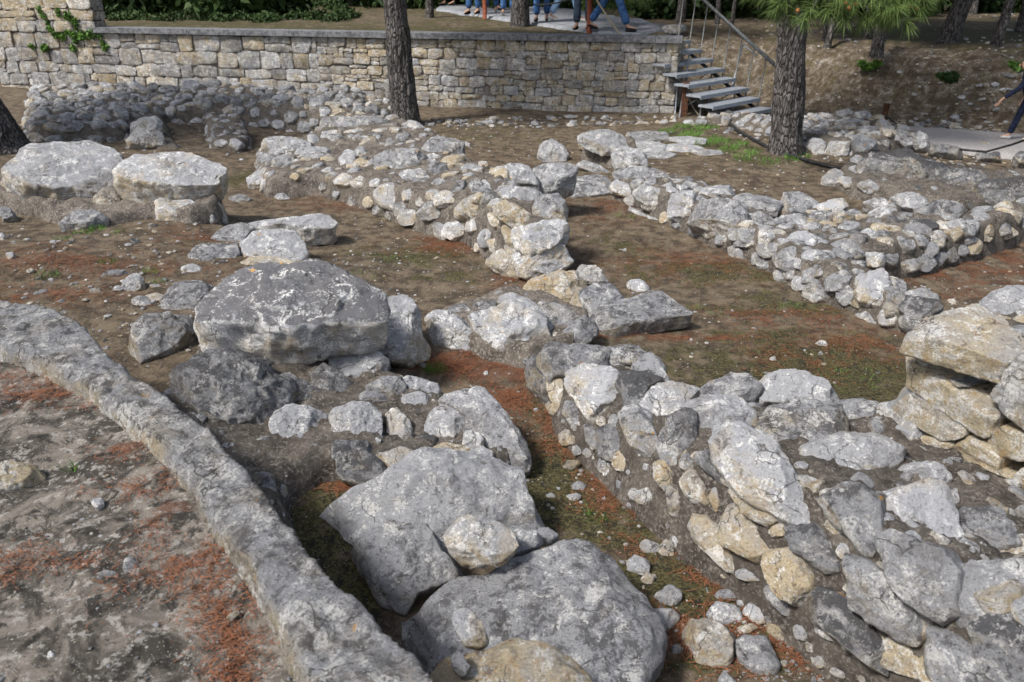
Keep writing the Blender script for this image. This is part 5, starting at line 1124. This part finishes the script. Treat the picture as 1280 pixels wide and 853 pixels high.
# ================================================================== TREES
def trunk_mb(base, topp, r0, r1, seed, na=56, nr=90, bend=.0, flare=.35, tall_res=None):
    base = np.asarray(base, float); topp = np.asarray(topp, float); t = np.linspace(0, 1, nr); L_ = np.linalg.norm(topp-base)
    ax = base[None]*(1-t[:, None])+topp[None]*t[:, None]; ax[:, 0] += bend*np.sin(t*3.0)
    r = r0*(1-t)+r1*t + r0*flare*np.exp(-t*L_/.22)
    th = np.linspace(0, 2*math.pi, na, endpoint=False); V = ax[:, None]+np.stack([r[:, None]*np.cos(th)[None], r[:, None]*np.sin(th)[None], np.zeros((nr, na))], -1)
    V = V.reshape(-1, 3); c = np.repeat(ax, na, 0); d = V-c; dn = d/(np.linalg.norm(d, axis=1)[:, None]+1e-9)
    rid = 1-np.abs(fbm(np.stack([V[:, 0]*13, V[:, 1]*13, V[:, 2]*2.4], 1), 3, seed))*2.2
    V = V+dn*(rid*r0*.085+fbm(V*3, 2, seed+1)*r0*.10)[:, None]; mb = MB(); mb.add(V, grid_quads(nr, na)); return mb
def leafcloud(mb, cs, n, size, seed, flat=1.0, tcol=None):
    rs = np.random.RandomState(seed); cs = np.asarray(cs, float); w_ = cs[:, 3]**2; w_ /= w_.sum(); k = rs.choice(len(cs), n, p=w_)
    d = rs.normal(size=(n, 3)); d /= np.linalg.norm(d, axis=1)[:, None]; rr = cs[k, 3]*(rs.rand(n)**.45)
    c = cs[k, :3]+d*rr[:, None]*np.array([1, 1, flat]); a = rs.normal(size=(n, 3)); a /= np.linalg.norm(a, axis=1)[:, None]; b = np.cross(a, rs.normal(size=(n, 3))); b /= np.linalg.norm(b, axis=1)[:, None]
    s = size*rs.uniform(.5, 1.3, n)[:, None]; V = np.stack([c-a*s, c-b*s*.45, c+a*s, c+b*s*.45], 1).reshape(-1, 3); Q = np.arange(n*4).reshape(n, 4)
    tint = np.repeat(np.clip(tcol if tcol is not None else rs.rand(len(cs))[k]*.6+rs.rand(n)*.4, 0, 1), 4); T = np.stack([tint, tint, tint], 1); return mb.add(V, Q, None, T)
def tuft(mb, c, d, n, Ln, wd, rs, br=.5):
    d = np.asarray(d, float); d /= np.linalg.norm(d); D = rs.normal(size=(n, 3))*.62+d; D /= np.linalg.norm(D, axis=1)[:, None]
    o = np.asarray(c)-d*Ln*.35*rs.rand(n)[:, None]; L_ = Ln*rs.uniform(.7, 1.1, n)[:, None]; s = np.cross(D, rs.normal(size=(n, 3))); s /= np.linalg.norm(s, axis=1)[:, None]
    mid = o+D*L_*.55; tip = o+D*L_+np.array([0, 0, -1])*L_*.10; V = np.stack([o-s*wd/2, o+s*wd/2, mid+s*wd/2, mid-s*wd/2, tip], 1).reshape(-1, 3)
    i = np.arange(n)*5; Q = np.stack([i, i+1, i+2, i+3], 1); T = np.stack([i+3, i+2, i+4], 1); tt = np.repeat(np.clip(br+rs.uniform(-.3, .3, n), 0, 1), 5); mb.add(V, Q, T, np.stack([tt, tt, tt], 1))
def crown_cs(c, R, n, seed, flat=.6):
    rs = np.random.RandomState(seed); out = []
    for k in range(n):
        d = rs.normal(size=3); d /= np.linalg.norm(d); p = np.array(c)+d*R*rs.uniform(.35, 1.0)*np.array([1, 1, flat]); out.append([*p, R*rs.uniform(.16, .34)])
    return out
def pine(px, py, r0, hgt, lean, label, seed, z=None, crown=True, near=False, bend=0, cr=2.2, tall=None):
    base = PH(px, py) if z is None else P(px, py, z); base = base-np.array([0, 0, .08]); top = base+np.array([lean[0], lean[1], hgt])
    t = tag(empty('pine_tree', tuple(base)), label, 'tree', None)
    tr = trunk_mb(base, top, r0, r0*.62, seed, na=96 if near else 20, nr=260 if near else 30, bend=bend).build('trunk', M_BK, t)
    rs = np.random.RandomState(seed); b = MB()
    for k in range(7):
        f = rs.uniform(.62, .98); p = base*(1-f)+top*f; a = rs.uniform(0, 6.28); e = p+np.array([math.cos(a)*cr*.7, math.sin(a)*cr*.7, rs.uniform(.3, .9)]); b.tube([p, (p+e)/2+np.array([0, 0, .15]), e], [r0*.28, r0*.18, r0*.06], 7)
    b.build('limbs', M_BK, t)
    if crown:
        c = MB(); leafcloud(c, crown_cs(top+np.array([0, 0, cr*.1]), cr, 26, seed), 7000, .11, seed); c.build('crown', M_DARKG, t)
    return t, base, top
tM, bM_, tM_ = pine(507, 154, .20, 5.2, (-.18, .1), 'straight dark pine trunk standing in front of the retaining wall, left of centre', 51, z=0.05, near=True, cr=2.4)
tL, bL_, tL_ = pine(-2, 198, .42, 5.0, (-2.1, .6), 'thick dark pine trunk leaning left out of the picture at the left edge', 52, z=.1, near=True, cr=2.3)
tR, bR_, tR_ = pine(983, 194, .20, 5.0, (-.45, .1), 'large pine with furrowed bark and bright green needles hanging over its trunk at the right', 53, z=.03, near=True, cr=2.6)
# the low branch with bright needle tufts
rs = np.random.RandomState(99); br = MB(); nb = MB(); cn = []
att = bR_+np.array([0, 0, 3.1])
targets = [(958,2,8.6),(972,12,8.5),(985,20,8.4),(1000,10,8.5),(1012,24,8.3),(1030,6,8.4),(1042,14,8.3),(1055,4,8.2),(1062,18,8.2),(1075,8,8.1),(1085,22,8.1),(1100,26,8.0),(1105,10,8.0),(1118,20,8.0),(1130,6,7.9),(1140,14,7.9),(1152,4,7.9),(1160,12,7.9),(995,-4,8.4),(1020,-8,8.4),(1045,-12,8.3),(1070,-8,8.3),(1095,-6,8.2),(1120,-8,8.1),(1145,-10,8.0),(1170,-4,7.9),(940,-8,8.7),(968,-14,8.7),(1110,30,8.0),(1125,28,8.0),(1046,-2,8.2),(1088,0,8.1),(980,4,8.4),(1010,0,8.4)]
hub = PT(1060, -60, 8.6)
br.tube([att, (att+hub)/2+np.array([0, 0, .25]), hub], [.06, .045, .03], 8)
for px, py, t in targets:
    c = PT(px, py-6, t+rs.uniform(-.25, .25)); st_ = hub+(c-hub)*rs.uniform(.15, .4)+np.array([0, 0, .12]); br.tube([hub, st_, c], [.014, .010, .005], 5)
    for m in range(3):
        cc = c+rs.normal(size=3)*.05; tuft(nb, cc, (cc-st_)+np.array([0, 0, -.06])+rs.normal(size=3)*.08, 60, .19, .0055, rs, .55)
for px, py, t in [(740,-2,12.),(752,2,12.),(765,6,12.),(778,6,12.),(790,4,12.),(803,2,12.),(758,-8,12.),(785,-8,12.),(772,-3,12.),(800,-8,12.)]:
    pass
br.build('low_branch', M_BK, tR); nb.build('needles', M_GREEN, tR)
for px, py in [(1062,10),(1058,4),(1122,2),(1138,8),(1148,11),(998,13),(1070,5)]:
    V, Q, s_ = stone_geo([PT(px+math.cos(a)*2.6, py+math.sin(a)*3, 8.0) for a in np.linspace(0, 5.3, 6)], [0, -1, .2], .03, .3, px, na=14, nf=4, ns=3); MB().add(V, Q).build('pine_cone', M_CONE, tR)
# small pine hanging over the visitors
tv, b_, t_ = pine(800, 18, .10, 3.2, (-.1, 0), 'young pine with needles hanging over the visitors above the retaining wall', 61, crown=True, cr=1.1)
nb = MB(); br = MB(); hb = PT(775, -40, 15.5); br.tube([t_-np.array([0, 0, .9]), hb], [.035, .02], 6)
for k in range(46):
    c = PT(rs.uniform(733, 812), rs.uniform(-16, 8)-abs(rs.normal())*2, 15.5+rs.uniform(-.5, .5)); br.tube([hb, (hb+c)/2+np.array([0, 0, .1]), c], [.01, .008, .004], 4); tuft(nb, c, (c-hb)+np.array([0, 0, -.2]), 42, .26, .010, rs, .35)
br.build('low_branch', M_BK, tv); nb.build('needles', M_GREEN, tv)
for px, py, r0, hg, ln, lb, sd in [
  (650,33,.24,5,(.1,.2),'dark tree trunk among the visitors behind the retaining wall',71), (537,22,.12,5,(.1,.4),'thin tree trunk left of the visitors behind the wall',72),
  (1100,54,.10,4.5,(.35,.3),'slim grey tree trunk beyond the bank, right of the big pine',73), (1083,50,.09,4.5,(.7,.3),'slim tree trunk leaning right just behind the slim grey one',74), (1096,66,.13,4.6,(-.05,.2),'dark tree trunk nearest the bank edge under the bright needles',75),
  (1034,57,.08,4.2,(.5,.2),'thin forked looking trunk beyond the bank beside the big pine',76), (1030,52,.05,4,(-.1,.2),'thinnest stem right beside the big pine trunk',77), (1182,54,.24,5.2,(1.3,.5),'thick dark trunk leaning right in the wood at the right',78),
  (1243,58,.13,5,(.8,.4),'dark trunk leaning right near the right edge of the wood',79), (1275,40,.14,5.2,(.2,.3),'trunk in the wood at the far right edge',80), (850,28,.16,5,(.3,.2),'dark forked trunk above the top of the stairs',81),
  (896,30,.08,5,(.0,.3),'pale thin trunk behind the stair handrail',82), (914,34,.06,5,(.25,.3),'pale thin trunk leaning right between handrail and big pine',83), (822,20,.10,5,(.1,.3),'dark trunk left of the top of the stairs',84),
  (950,22,.12,5,(-.2,.3),'dark trunk left of the big pine in the deep wood',85), (1215,18,.15,5.5,(.1,.3),'trunk in the deep wood near the pale fence',86), (700,4,.13,5,(.2,.3),'far trunk behind the visitors',87), (440,8,.16,5.2,(-.2,.3),'trunk at the back, left of the straight dark pine',88),
  (300,4,.17,5.2,(.1,.4),'trunk in the dark shrubs at the back left',89), (180,6,.17,5.2,(-.1,.4),'trunk at the back near the taller wall corner',90), (1140,14,.15,5.5,(.2,.3),'trunk in the deep wood right of the needles',91), (1000,10,.14,5.2,(.0,.3),'trunk in the deep wood hidden behind the big pine',92)]:
    pine(px, py, r0*.68, hg, ln, lb, sd, cr=2.6)
# undergrowth closing the view
def bush(loc, R, label, seed, hz=.7, n=3800, size=.10):
    rs = np.random.RandomState(seed); base = np.array([loc[0], loc[1], H(loc[0], loc[1])-.1]); cs = []
    for k in range(16):
        d = rs.normal(size=3); d[2] = abs(d[2]); d /= np.linalg.norm(d); cs.append([*(base+d*R*rs.uniform(.2, .85)*np.array([1.2, .8, hz])+np.array([0, 0, .15])), R*rs.uniform(.22, .42)])
    t = tag(empty('bush', tuple(base)), label, 'bush', 'undergrowth of the wood behind the ruins'); c = MB(); leafcloud(c, cs, n, size, seed); c.build('foliage', M_DARKG, t)
    b = MB()
    for k in range(5): e = np.array(cs[k*3][:3]); b.tube([base, (base+e)/2+rs.normal(size=3)*.05, e], [.03, .02, .01], 5)
    b.build('stems', M_BK, t)
bl = ['far left above the wall corner', 'left of the dark shrubs', 'behind the long wall at the left', 'behind the wall, left of the straight pine', 'behind the straight pine', 'left of the visitors', 'behind the first visitors', 'behind the walking visitors', 'behind the young pine', 'above the stairs', 'behind the pale thin trunks', 'behind the big pine', 'behind the bright needles', 'right of the bright needles', 'behind the leaning trunk', 'behind the pale fence', 'at the far right']
for k, lb in enumerate(bl):
    bush((-13+k*2.15+rng.uniform(-.5, .5), 24.5+rng.uniform(-1.2, 1.5)-(2.5 if k < 4 else 0)), rng.uniform(1.7, 2.3), 'dark dense bush in the undergrowth %s' % lb, 200+k, size=.14)
for k in range(9):
    bush((-15+k*5.0, 33+rng.uniform(-2, 2)), 3.6, 'tall dark thicket deep in the wood, number %s from the left' % ['one', 'two', 'three', 'four', 'five', 'six', 'seven', 'eight', 'nine'][k], 300+k, hz=1.1, n=5000, size=.25)
# green growth above the wall at the left
cs = []
for k in range(120):
    p = PH(rng.uniform(125, 440), rng.uniform(0, 27)); cs.append([p[0], p[1], p[2]+.02, rng.uniform(.12, .38)])
m_ = MB(); leafcloud(m_, cs, 20000, .05, 5, flat=.5); tag(m_.build('ground_cover', M_DARKG), kind='stuff')
# ivy on the wall corner
cs = []
for x, y in [(50,12),(55,20),(60,28),(63,36),(70,44),(78,46),(85,40),(92,44),(97,36),(100,46),(95,52),(92,60),(125,46),(128,54),(132,60),(40,58),(56,60),(74,16),(86,20),(95,27),(105,44),(115,42)]:
    p = PL(x, y, A3+nW*.04, nW); cs.append([*p, rng.uniform(.05, .12)])
m_ = MB(); leafcloud(m_, cs, 2600, .035, 6, flat=1); tag(m_.build('ivy', M_WEED), 'green ivy patches climbing the corner of the wall at the far left', 'ivy')
# bank shrubs
def shrub(px, py, R, label, seed):
    p = PH(px, py); t = tag(empty('shrub', tuple(p)), label, 'shrub'); cs = [[p[0]+rng.uniform(-R, R), p[1]+rng.uniform(-R, R)*.5, p[2]+rng.uniform(0, R*.5), R*rng.uniform(.3, .5)] for k in range(9)]
    m_ = MB(); leafcloud(m_, cs, 900, .05, seed, flat=.7); m_.build('foliage', M_WEED if seed % 2 else M_DARKG, t)
    b = MB()
    for k in range(3): b.tube([p-np.array([0, 0, .05]), cs[k][:3]], [.012, .006], 4)
    b.build('stems', M_BK, t)
shrub(1262, 92, .28, 'green shrub on top of the earth bank near the right edge', 401); shrub(1182, 100, .18, 'small dark shrub on the face of the earth bank', 402); shrub(1086, 84, .14, 'small green plant at the top edge of the bank beside the pine', 403)
# pale fence
fa, fb = PH(1205, 12), PH(1262, 15); ft = tag(empty('picket_fence', tuple(fa)), 'pale bluish picket fence glimpsed through the wood at the far right', 'fence')
M_FEN = var_material('pale painted fence', (.42, .50, .62), (.62, .68, .78), 6, .6, .1)
for k in range(18):
    p = fa+(fb-fa)*k/17; b = MB(); b.box(-.022, .022, -.01, .01, 0, .42, lambda q: p+np.array(q)); b.build('picket', M_FEN, ft, smooth=False)
b = MB(); b.tube([fa+np.array([0, .02, .3]), fb+np.array([0, .02, .3])], .02, 6); b.build('rail', M_FEN, ft)

# ================================================================== PEOPLE
def skin(name, vs, es, rad, mat, parent, sub=1, root=0):
    me = bpy.data.meshes.new(name); me.from_pydata([tuple(v) for v in vs], es, []); o = bpy.data.objects.new(name, me); COL.objects.link(o); o.parent = parent
    md = o.modifiers.new('skin', 'SKIN'); md.use_smooth_shade = True
    for k, v in enumerate(me.skin_vertices[0].data): r = rad[k]; v.radius = (r, r) if np.isscalar(r) else r; v.use_root = (k == root)
    s_ = o.modifiers.new('sub', 'SUBSURF'); s_.levels = sub; s_.render_levels = sub+1; me.materials.append(mat); return o
def fabric(name, c1, c2): return var_material(name, c1, c2, 18, .9, .3, .01)
JEAN = fabric('blue jeans', (.03, .08, .20), (.07, .16, .36)); LJEAN = fabric('light jeans', (.16, .27, .45), (.28, .42, .60)); SLATE = fabric('slate trousers', (.03, .05, .08), (.07, .10, .14)); NAVY = fabric('navy cloth', (.008, .012, .03), (.018, .026, .06)); BLACK = fabric('black cloth', (.01, .01, .012), (.03, .03, .034))
CREAM = fabric('cream cloth', (.5, .47, .42), (.62, .58, .52)); REDC = fabric('dull red cloth', (.25, .06, .05), (.36, .09, .07)); GREY = fabric('grey cloth', (.18, .19, .2), (.3, .31, .32)); WSH = fabric('pale shoes', (.5, .5, .48), (.7, .7, .68))
def person(base, face, label, trousers, jacket, shoe, stride=.25, hgt=1.72, arm=.3, sitlean=0, seed=1):
    k = hgt/1.72; t = tag(empty('person', tuple(base)), label, 'person'); t.rotation_euler = (0, 0, face)
    S = lambda x, y, z: (x*k, y*k, z*k)
    f = stride
    hipL, hipR = S(.09, 0, .93), S(-.09, 0, .93); knL, knR = S(.10, f*.55, .50), S(-.10, -f*.30, .50); anL, anR = S(.10, f, .09), S(-.10, -f, .10+abs(f)*.12)
    toL, toR = S(.11, f+.17, .04), S(-.11, -f+.17, .04+abs(f)*.03)
    ln = sitlean
    pel, wa, ch, nk, hd, ht = S(0, 0, .97), S(0, .01+ln*.15, 1.10), S(0, .0+ln*.45, 1.34), S(0, .0+ln*.6, 1.48), S(0, .03+ln*.75, 1.60), S(0, .02+ln*.8, 1.70)
    shL, shR = S(.18, ln*.5, 1.41), S(-.18, ln*.5, 1.41); elL, elR = S(.23, -arm*.4+ln*.5, 1.13), S(-.23, arm*.5+ln*.5, 1.13); wrL, wrR = S(.24, -arm*.6+.06+ln*.6, .89), S(-.24, arm+.08+ln*.6, .91); haL, haR = S(.24, -arm*.6+.09+ln*.6, .79), S(-.24, arm+.14+ln*.6, .82)
    V = [pel, wa, ch, nk, hd, ht, hipL, knL, anL, toL, hipR, knR, anR, toR, shL, elL, wrL, haL, shR, elR, wrR, haR]
    E = [(0,1),(1,2),(2,3),(3,4),(4,5),(0,6),(6,7),(7,8),(8,9),(0,10),(10,11),(11,12),(12,13),(2,14),(14,15),(15,16),(16,17),(2,18),(18,19),(19,20),(20,21)]
    Rd = [.10,.09,.11,.045,.085,.06,.075,.048,.034,.03,.075,.048,.034,.03,.05,.036,.025,.03,.05,.036,.025,.03]
    b = skin('body', V, E, [r*k for r in Rd], M_SKIN, t)
    # fingers
    for (h_, w_) in ((haL, wrL), (haR, wrR)):
        d = np.array(h_)-np.array(w_); d /= np.linalg.norm(d); sd_ = np.array([0, 1.0, 0]); m = MB()
        for q in range(5):
            o = np.array(h_)+sd_*(q-1.7)*.018*k; L_ = (.075, .085, .08, .06, .05)[q]*k
            if q == 4: o = np.array(h_)-d*.03*k+sd_*-.045*k; e = o+d*.04*k+sd_*-.025*k; m.tube([o+sd_*.02*k, (o+e)/2, e], [.010*k, .009*k, .006*k], 6)
            else: m.tube([o, o+d*L_*.55, o+d*L_+np.array([0, .012*k, 0])], [.0095*k, .0085*k, .006*k], 6)
        v = np.concatenate(m.v); o_ = bpy.data.objects; mm = bpy.data.meshes.new('fingers'); mm.from_pydata([tuple(x) for x in v], [], [tuple(int(a) for a in q_) for q_ in np.concatenate(m.q)]); mm.materials.append(M_SKIN); fo = bpy.data.objects.new('fingers', mm); COL.objects.link(fo); fo.parent = t
    E2 = [(0,1),(0,2),(2,3),(3,4),(0,5),(5,6),(6,7)]; lo_ = lambda a, b_, u: tuple(np.array(a)*(1-u)+np.array(b_)*u)
    skin('trousers', [S(0, 0, .95), S(0, .0, 1.06), hipL, knL, lo_(knL, anL, .93), hipR, knR, lo_(knR, anR, .93)], E2, [x*k for x in (.13,.125,.098,.072,.078,.098,.072,.078)], trousers, t)
    skin('jacket', [S(0, 0, 1.0), wa, ch, lo_(ch, nk, .5), shL, elL, lo_(elL, wrL, .9), shR, elR, lo_(elR, wrR, .9)], [(0,1),(1,2),(2,3),(2,4),(4,5),(5,6),(2,7),(7,8),(8,9)], [x*k for x in (.15,.14,.15,.07,.075,.055,.045,.075,.055,.045)], jacket, t)
    for (a, to) in ((anL, toL), (anR, toR)):
        a = np.array(a); to = np.array(to); hb_ = a+np.array([0, -.05*k, -.04*k]); skin('shoe', [tuple(hb_), tuple((hb_+to)/2+np.array([0, .0, .0])), tuple(to)], [(0,1),(1,2)], [.045*k, .045*k, .032*k], shoe, t)
    hair = skin('hair', [S(0, .0+ln*.75, 1.66), S(0, -.03+ln*.78, 1.70), S(0, -.06+ln*.72, 1.58)], [(0,1),(1,2)], [.085*k, .075*k, .06*k], M_HAIR, t)
    fx = MB(); hy = np.array(hd)
    fx.tube([hy+np.array([0, .075, .03])*k, hy+np.array([0, .105, -.01])*k, hy+np.array([0, .085, -.02])*k], [.008*k, .013*k, .010*k], 6); fx.tube([hy+np.array([-.022, .085, -.045])*k, hy+np.array([.022, .085, -.045])*k], .006*k, 5)
    for sx in (-1, 1): fx.tube([hy+np.array([.088*sx, .0, .03])*k, hy+np.array([.094*sx, 0, -.02])*k], .014*k, 6)
    mm = bpy.data.meshes.new('face'); mm.from_pydata([tuple(x) for x in np.concatenate(fx.v)], [], [tuple(int(a) for a in q_) for q_ in np.concatenate(fx.q)]); mm.materials.append(M_SKIN); fo = bpy.data.objects.new('face', mm); COL.objects.link(fo); fo.parent = t
    for sx in (-1, 1):
        mm = bpy.data.meshes.new('eye'); e_ = MB(); e_.tube([hy+np.array([.03*sx, .07, .035])*k, hy+np.array([.03*sx, .084, .035])*k], [.011*k, .007*k], 8); mm.from_pydata([tuple(x) for x in np.concatenate(e_.v)], [], [tuple(int(a) for a in q_) for q_ in list(np.concatenate(e_.q))+list(np.concatenate(e_.t))]); mm.materials.append(BLACK); eo = bpy.data.objects.new('eye', mm); COL.objects.link(eo); eo.parent = t
    return t
up_g = [
 (592, 21, 2.6, 'visitor in blue jeans left of the farther red post, seen from the knees down', JEAN, GREY, BLACK, .05), (614, 19, 2.9, 'visitor in blue jeans right of the farther red post', JEAN, CREAM, WSH, .12),
 (624, 15, -2.6, 'visitor in black trousers behind the two in blue jeans', BLACK, BLACK, BLACK, .08), (635, 22, 3.0, 'visitor in blue jeans and pale shoes beside the tree trunk', JEAN, REDC, WSH, .05),
 (677, 30, 3.0, 'visitor in flared blue jeans standing right of the tree trunk', JEAN, CREAM, BLACK, .10), (706, 31, -1.5, 'visitor in light blue jeans walking, seen from the side', LJEAN, GREY, WSH, .30),
 (728, 41, 2.8, 'visitor in slate trousers beside the nearer red post', SLATE, NAVY, BLACK, .06), (760, 43, -1.75, 'visitor in blue jeans and black sneakers striding right under the young pine', JEAN, BLACK, BLACK, .36), (562, 10, 2.0, 'visitor in black far left on the upper path', BLACK, BLACK, BLACK, .1)]
for k, (px, py, fc, lb, tr_, jk, sh, sd_) in enumerate(up_g):
    b_ = PH(px, py); b_[2] += .045; person(b_, fc, lb.replace('visitor', 'person'), tr_, jk, sh, sd_, seed=k)
pb = PH(1272, 181); pb[2] += .06
person(pb, 1.25, 'person in navy clothes stepping onto the gravel path at the right edge', NAVY, NAVY, WSH, .2, hgt=1.12, arm=.32, sitlean=.3)

# ================================================================== SMALL GROUND DETAIL
ICO = []
t_ = (1+5**.5)/2
ico_v = np.array([[-1,t_,0],[1,t_,0],[-1,-t_,0],[1,-t_,0],[0,-1,t_],[0,1,t_],[0,-1,-t_],[0,1,-t_],[t_,0,-1],[t_,0,1],[-t_,0,-1],[-t_,0,1]])/1.9
ico_t = np.array([[0,11,5],[0,5,1],[0,1,7],[0,7,10],[0,10,11],[1,5,9],[5,11,4],[11,10,2],[10,7,6],[7,1,8],[3,9,4],[3,4,2],[3,2,6],[3,6,8],[3,8,9],[4,9,5],[2,4,11],[6,2,10],[8,6,7],[9,8,1]])
def pebbles(n, region, smin, smax, seed, kinds, dens=None):
    rs = np.random.RandomState(seed); mb = MB(); xyp = []
    while len(xyp) < n:
        px = rs.uniform(region[0], region[2]); py = rs.uniform(region[1], region[3]); xyp.append((px, py))
    P_ = np.array([P(x, y, region[4])[:2] for x, y in xyp]); zz_ = H0(P_)
    for (x, y), z in zip(P_, zz_):
        s = smin+(smax-smin)*rs.rand()**3; v = ico_v*rs.uniform(.7, 1.15, (12, 1))*np.array([rs.uniform(.7, 1.3), rs.uniform(.7, 1.3), rs.uniform(.4, .7)])*s
        a = rs.uniform(0, 6.28); c_, s_ = math.cos(a), math.sin(a); v = v@np.array([[c_, s_, 0], [-s_, c_, 0], [0, 0, 1]]); mb.add(v+np.array([x, y, z+s*.15]), None, ico_t, tintof(kinds[rs.randint(len(kinds))], random.Random(rs.randint(9999))))
    return mb
gr_ = MB()
for n, rg, a, b_, sd_ in [(420,(150,250,420,460,.25),.005,.03,1),(560,(0,250,300,440,.28),.005,.03,2),(500,(430,250,660,380,0),.005,.018,3),(380,(700,250,1150,480,0),.004,.018,4),(700,(480,440,900,820,0),.004,.016,5),(500,(900,760,1100,852,0),.004,.014,6),(420,(0,440,380,852,.735),.002,.009,7),(260,(540,150,740,240,0),.008,.03,8),(240,(760,160,1060,240,.06),.008,.03,9),(200,(1100,310,1280,390,0),.006,.02,10),(160,(540,150,850,160,0),.03,.10,16),(500,(1000,70,1280,90,1.05),.02,.10,12),(500,(1000,95,1280,150,.6),.015,.05,13),(300,(870,10,1280,66,1.3),.02,.08,14),(200,(100,160,480,200,.0),.01,.05,15)]:
    m_ = pebbles(n, rg, a, b_, sd_, ['pale', 'warm', 'white', 'grey', 'tan', 'dark', 'grey'] if sd_ != 13 else ['white', 'tan', 'tan']); k0 = gr_.n
    for v_, t2, c_ in zip(m_.v, m_.t, m_.c): gr_.v.append(v_); gr_.c.append(c_)
    gr_.t += [t2+gr_.n for t2 in m_.t]; gr_.n += m_.n
tag(gr_.build('gravel', M_ST, origin=np.zeros(3), smooth=False), kind='stuff')
# dry needles
def strands(areas, n, L0, L1, wd, seed, terr):
    rs = np.random.RandomState(seed); out = []; w_ = np.array([a[3]*a[4]*a[5]+.004 for a in areas]); w_ /= w_.sum(); k = rs.choice(len(areas), n, p=w_)
    C = np.array([P(areas[i][0], areas[i][1], areas[i][2])[:2] for i in range(len(areas))]); R2 = np.array([[a[3], a[4]] for a in areas])
    xy_ = C[k]+rs.normal(size=(n, 2))*R2[k]*.62
    nz = vnoise(np.column_stack([xy_*6, np.zeros(n)]), 3)+.5*vnoise(np.column_stack([xy_*17, np.zeros(n)]), 4); keep = nz > rs.uniform(-.7, .35, n); xy_ = xy_[keep]; n = len(xy_)
    z = np.concatenate([H0(xy_[i:i+40000]) for i in range(0, n, 40000)])+.003+rs.rand(n)*.008; a = rs.uniform(0, 6.28, n); L_ = rs.uniform(L0, L1, n)
    d = np.stack([np.cos(a), np.sin(a), rs.uniform(-.08, .16, n)], 1)*L_[:, None]/2; sd_ = np.stack([-np.sin(a), np.cos(a), np.zeros(n)], 1); bend = sd_*(rs.uniform(-.2, .2, n)*L_)[:, None]; c = np.column_stack([xy_, z]); w2 = sd_*wd/2
    V = np.stack([c-d-w2, c-d+w2, c+bend+w2, c+bend-w2, c+d], 1).reshape(-1, 3); i = np.arange(n)*5; mb = MB(); tt = np.repeat(rs.rand(n), 5)
    return mb.add(V, np.stack([i, i+1, i+2, i+3], 1), np.stack([i+3, i+2, i+4], 1), np.stack([tt, tt, tt], 1))
nearN = [a for a in NEED if a[1] > 225 and a[3] < 2]
tag(strands(nearN, 60000, .03, .085, .0024, 5, 0).build('pine_litter', M_NEEDLE, origin=np.zeros(3)), kind='stuff')
tag(strands(TN, 9000, .012, .035, .0018, 6, 1).build('pine_litter', M_NEEDLE, origin=np.zeros(3)), kind='stuff')
# weeds
rs = np.random.RandomState(3); wm_ = MB()
for px, py, R, n in [(545,462,.07,200),(538,465,.05,90),(105,292,.09,160),(60,345,.09,120),(135,328,.07,90),(188,341,.06,70),(200,355,.05,50),(78,299,.07,70),(122,287,.07,150),(330,226,.1,120),(850,167,.35,500),(875,175,.4,500),(900,180,.4,400),(925,190,.3,300),(945,200,.3,200),(865,160,.3,300),(700,408,.03,40),(780,272,.12,70),(990,200,.12,120),(1005,195,.1,80),(875,160,.3,200),(150,292,.05,50),(240,700,.01,10),(90,588,.02,25),(745,648,.05,40),(705,535,.04,50),(500,328,.15,60),(460,345,.15,50),(880,390,.15,60),(1000,385,.15,60),(1060,470,.2,80),(168,265,.06,100),(150,250,.05,60)]:
    c = PH(px, py); a = rs.uniform(0, 6.28, n); r = R*np.sqrt(rs.rand(n)); x = c[0]+np.cos(a)*r; y = c[1]+np.sin(a)*r; z = H0(np.stack([x, y], 1)); h = rs.uniform(.015, .055, n)*(1.4 if c[1] > 9 else 1)
    o = np.stack([x, y, z-.005], 1); ln = rs.normal(size=(n, 3))*.55; ln[:, 2] = 1; tip = o+ln*h[:, None]; s_ = np.stack([np.cos(a), np.sin(a), 0*a], 1)*(.0022 if c[1] < 9 else .005); V = np.stack([o-s_, o+s_, tip], 1).reshape(-1, 3); tt = np.repeat(rs.rand(n), 3); wm_.add(V, None, np.arange(n*3).reshape(n, 3), np.stack([tt]*3, 1))
tag(wm_.build('weeds', M_WEED, origin=np.zeros(3)), kind='stuff')
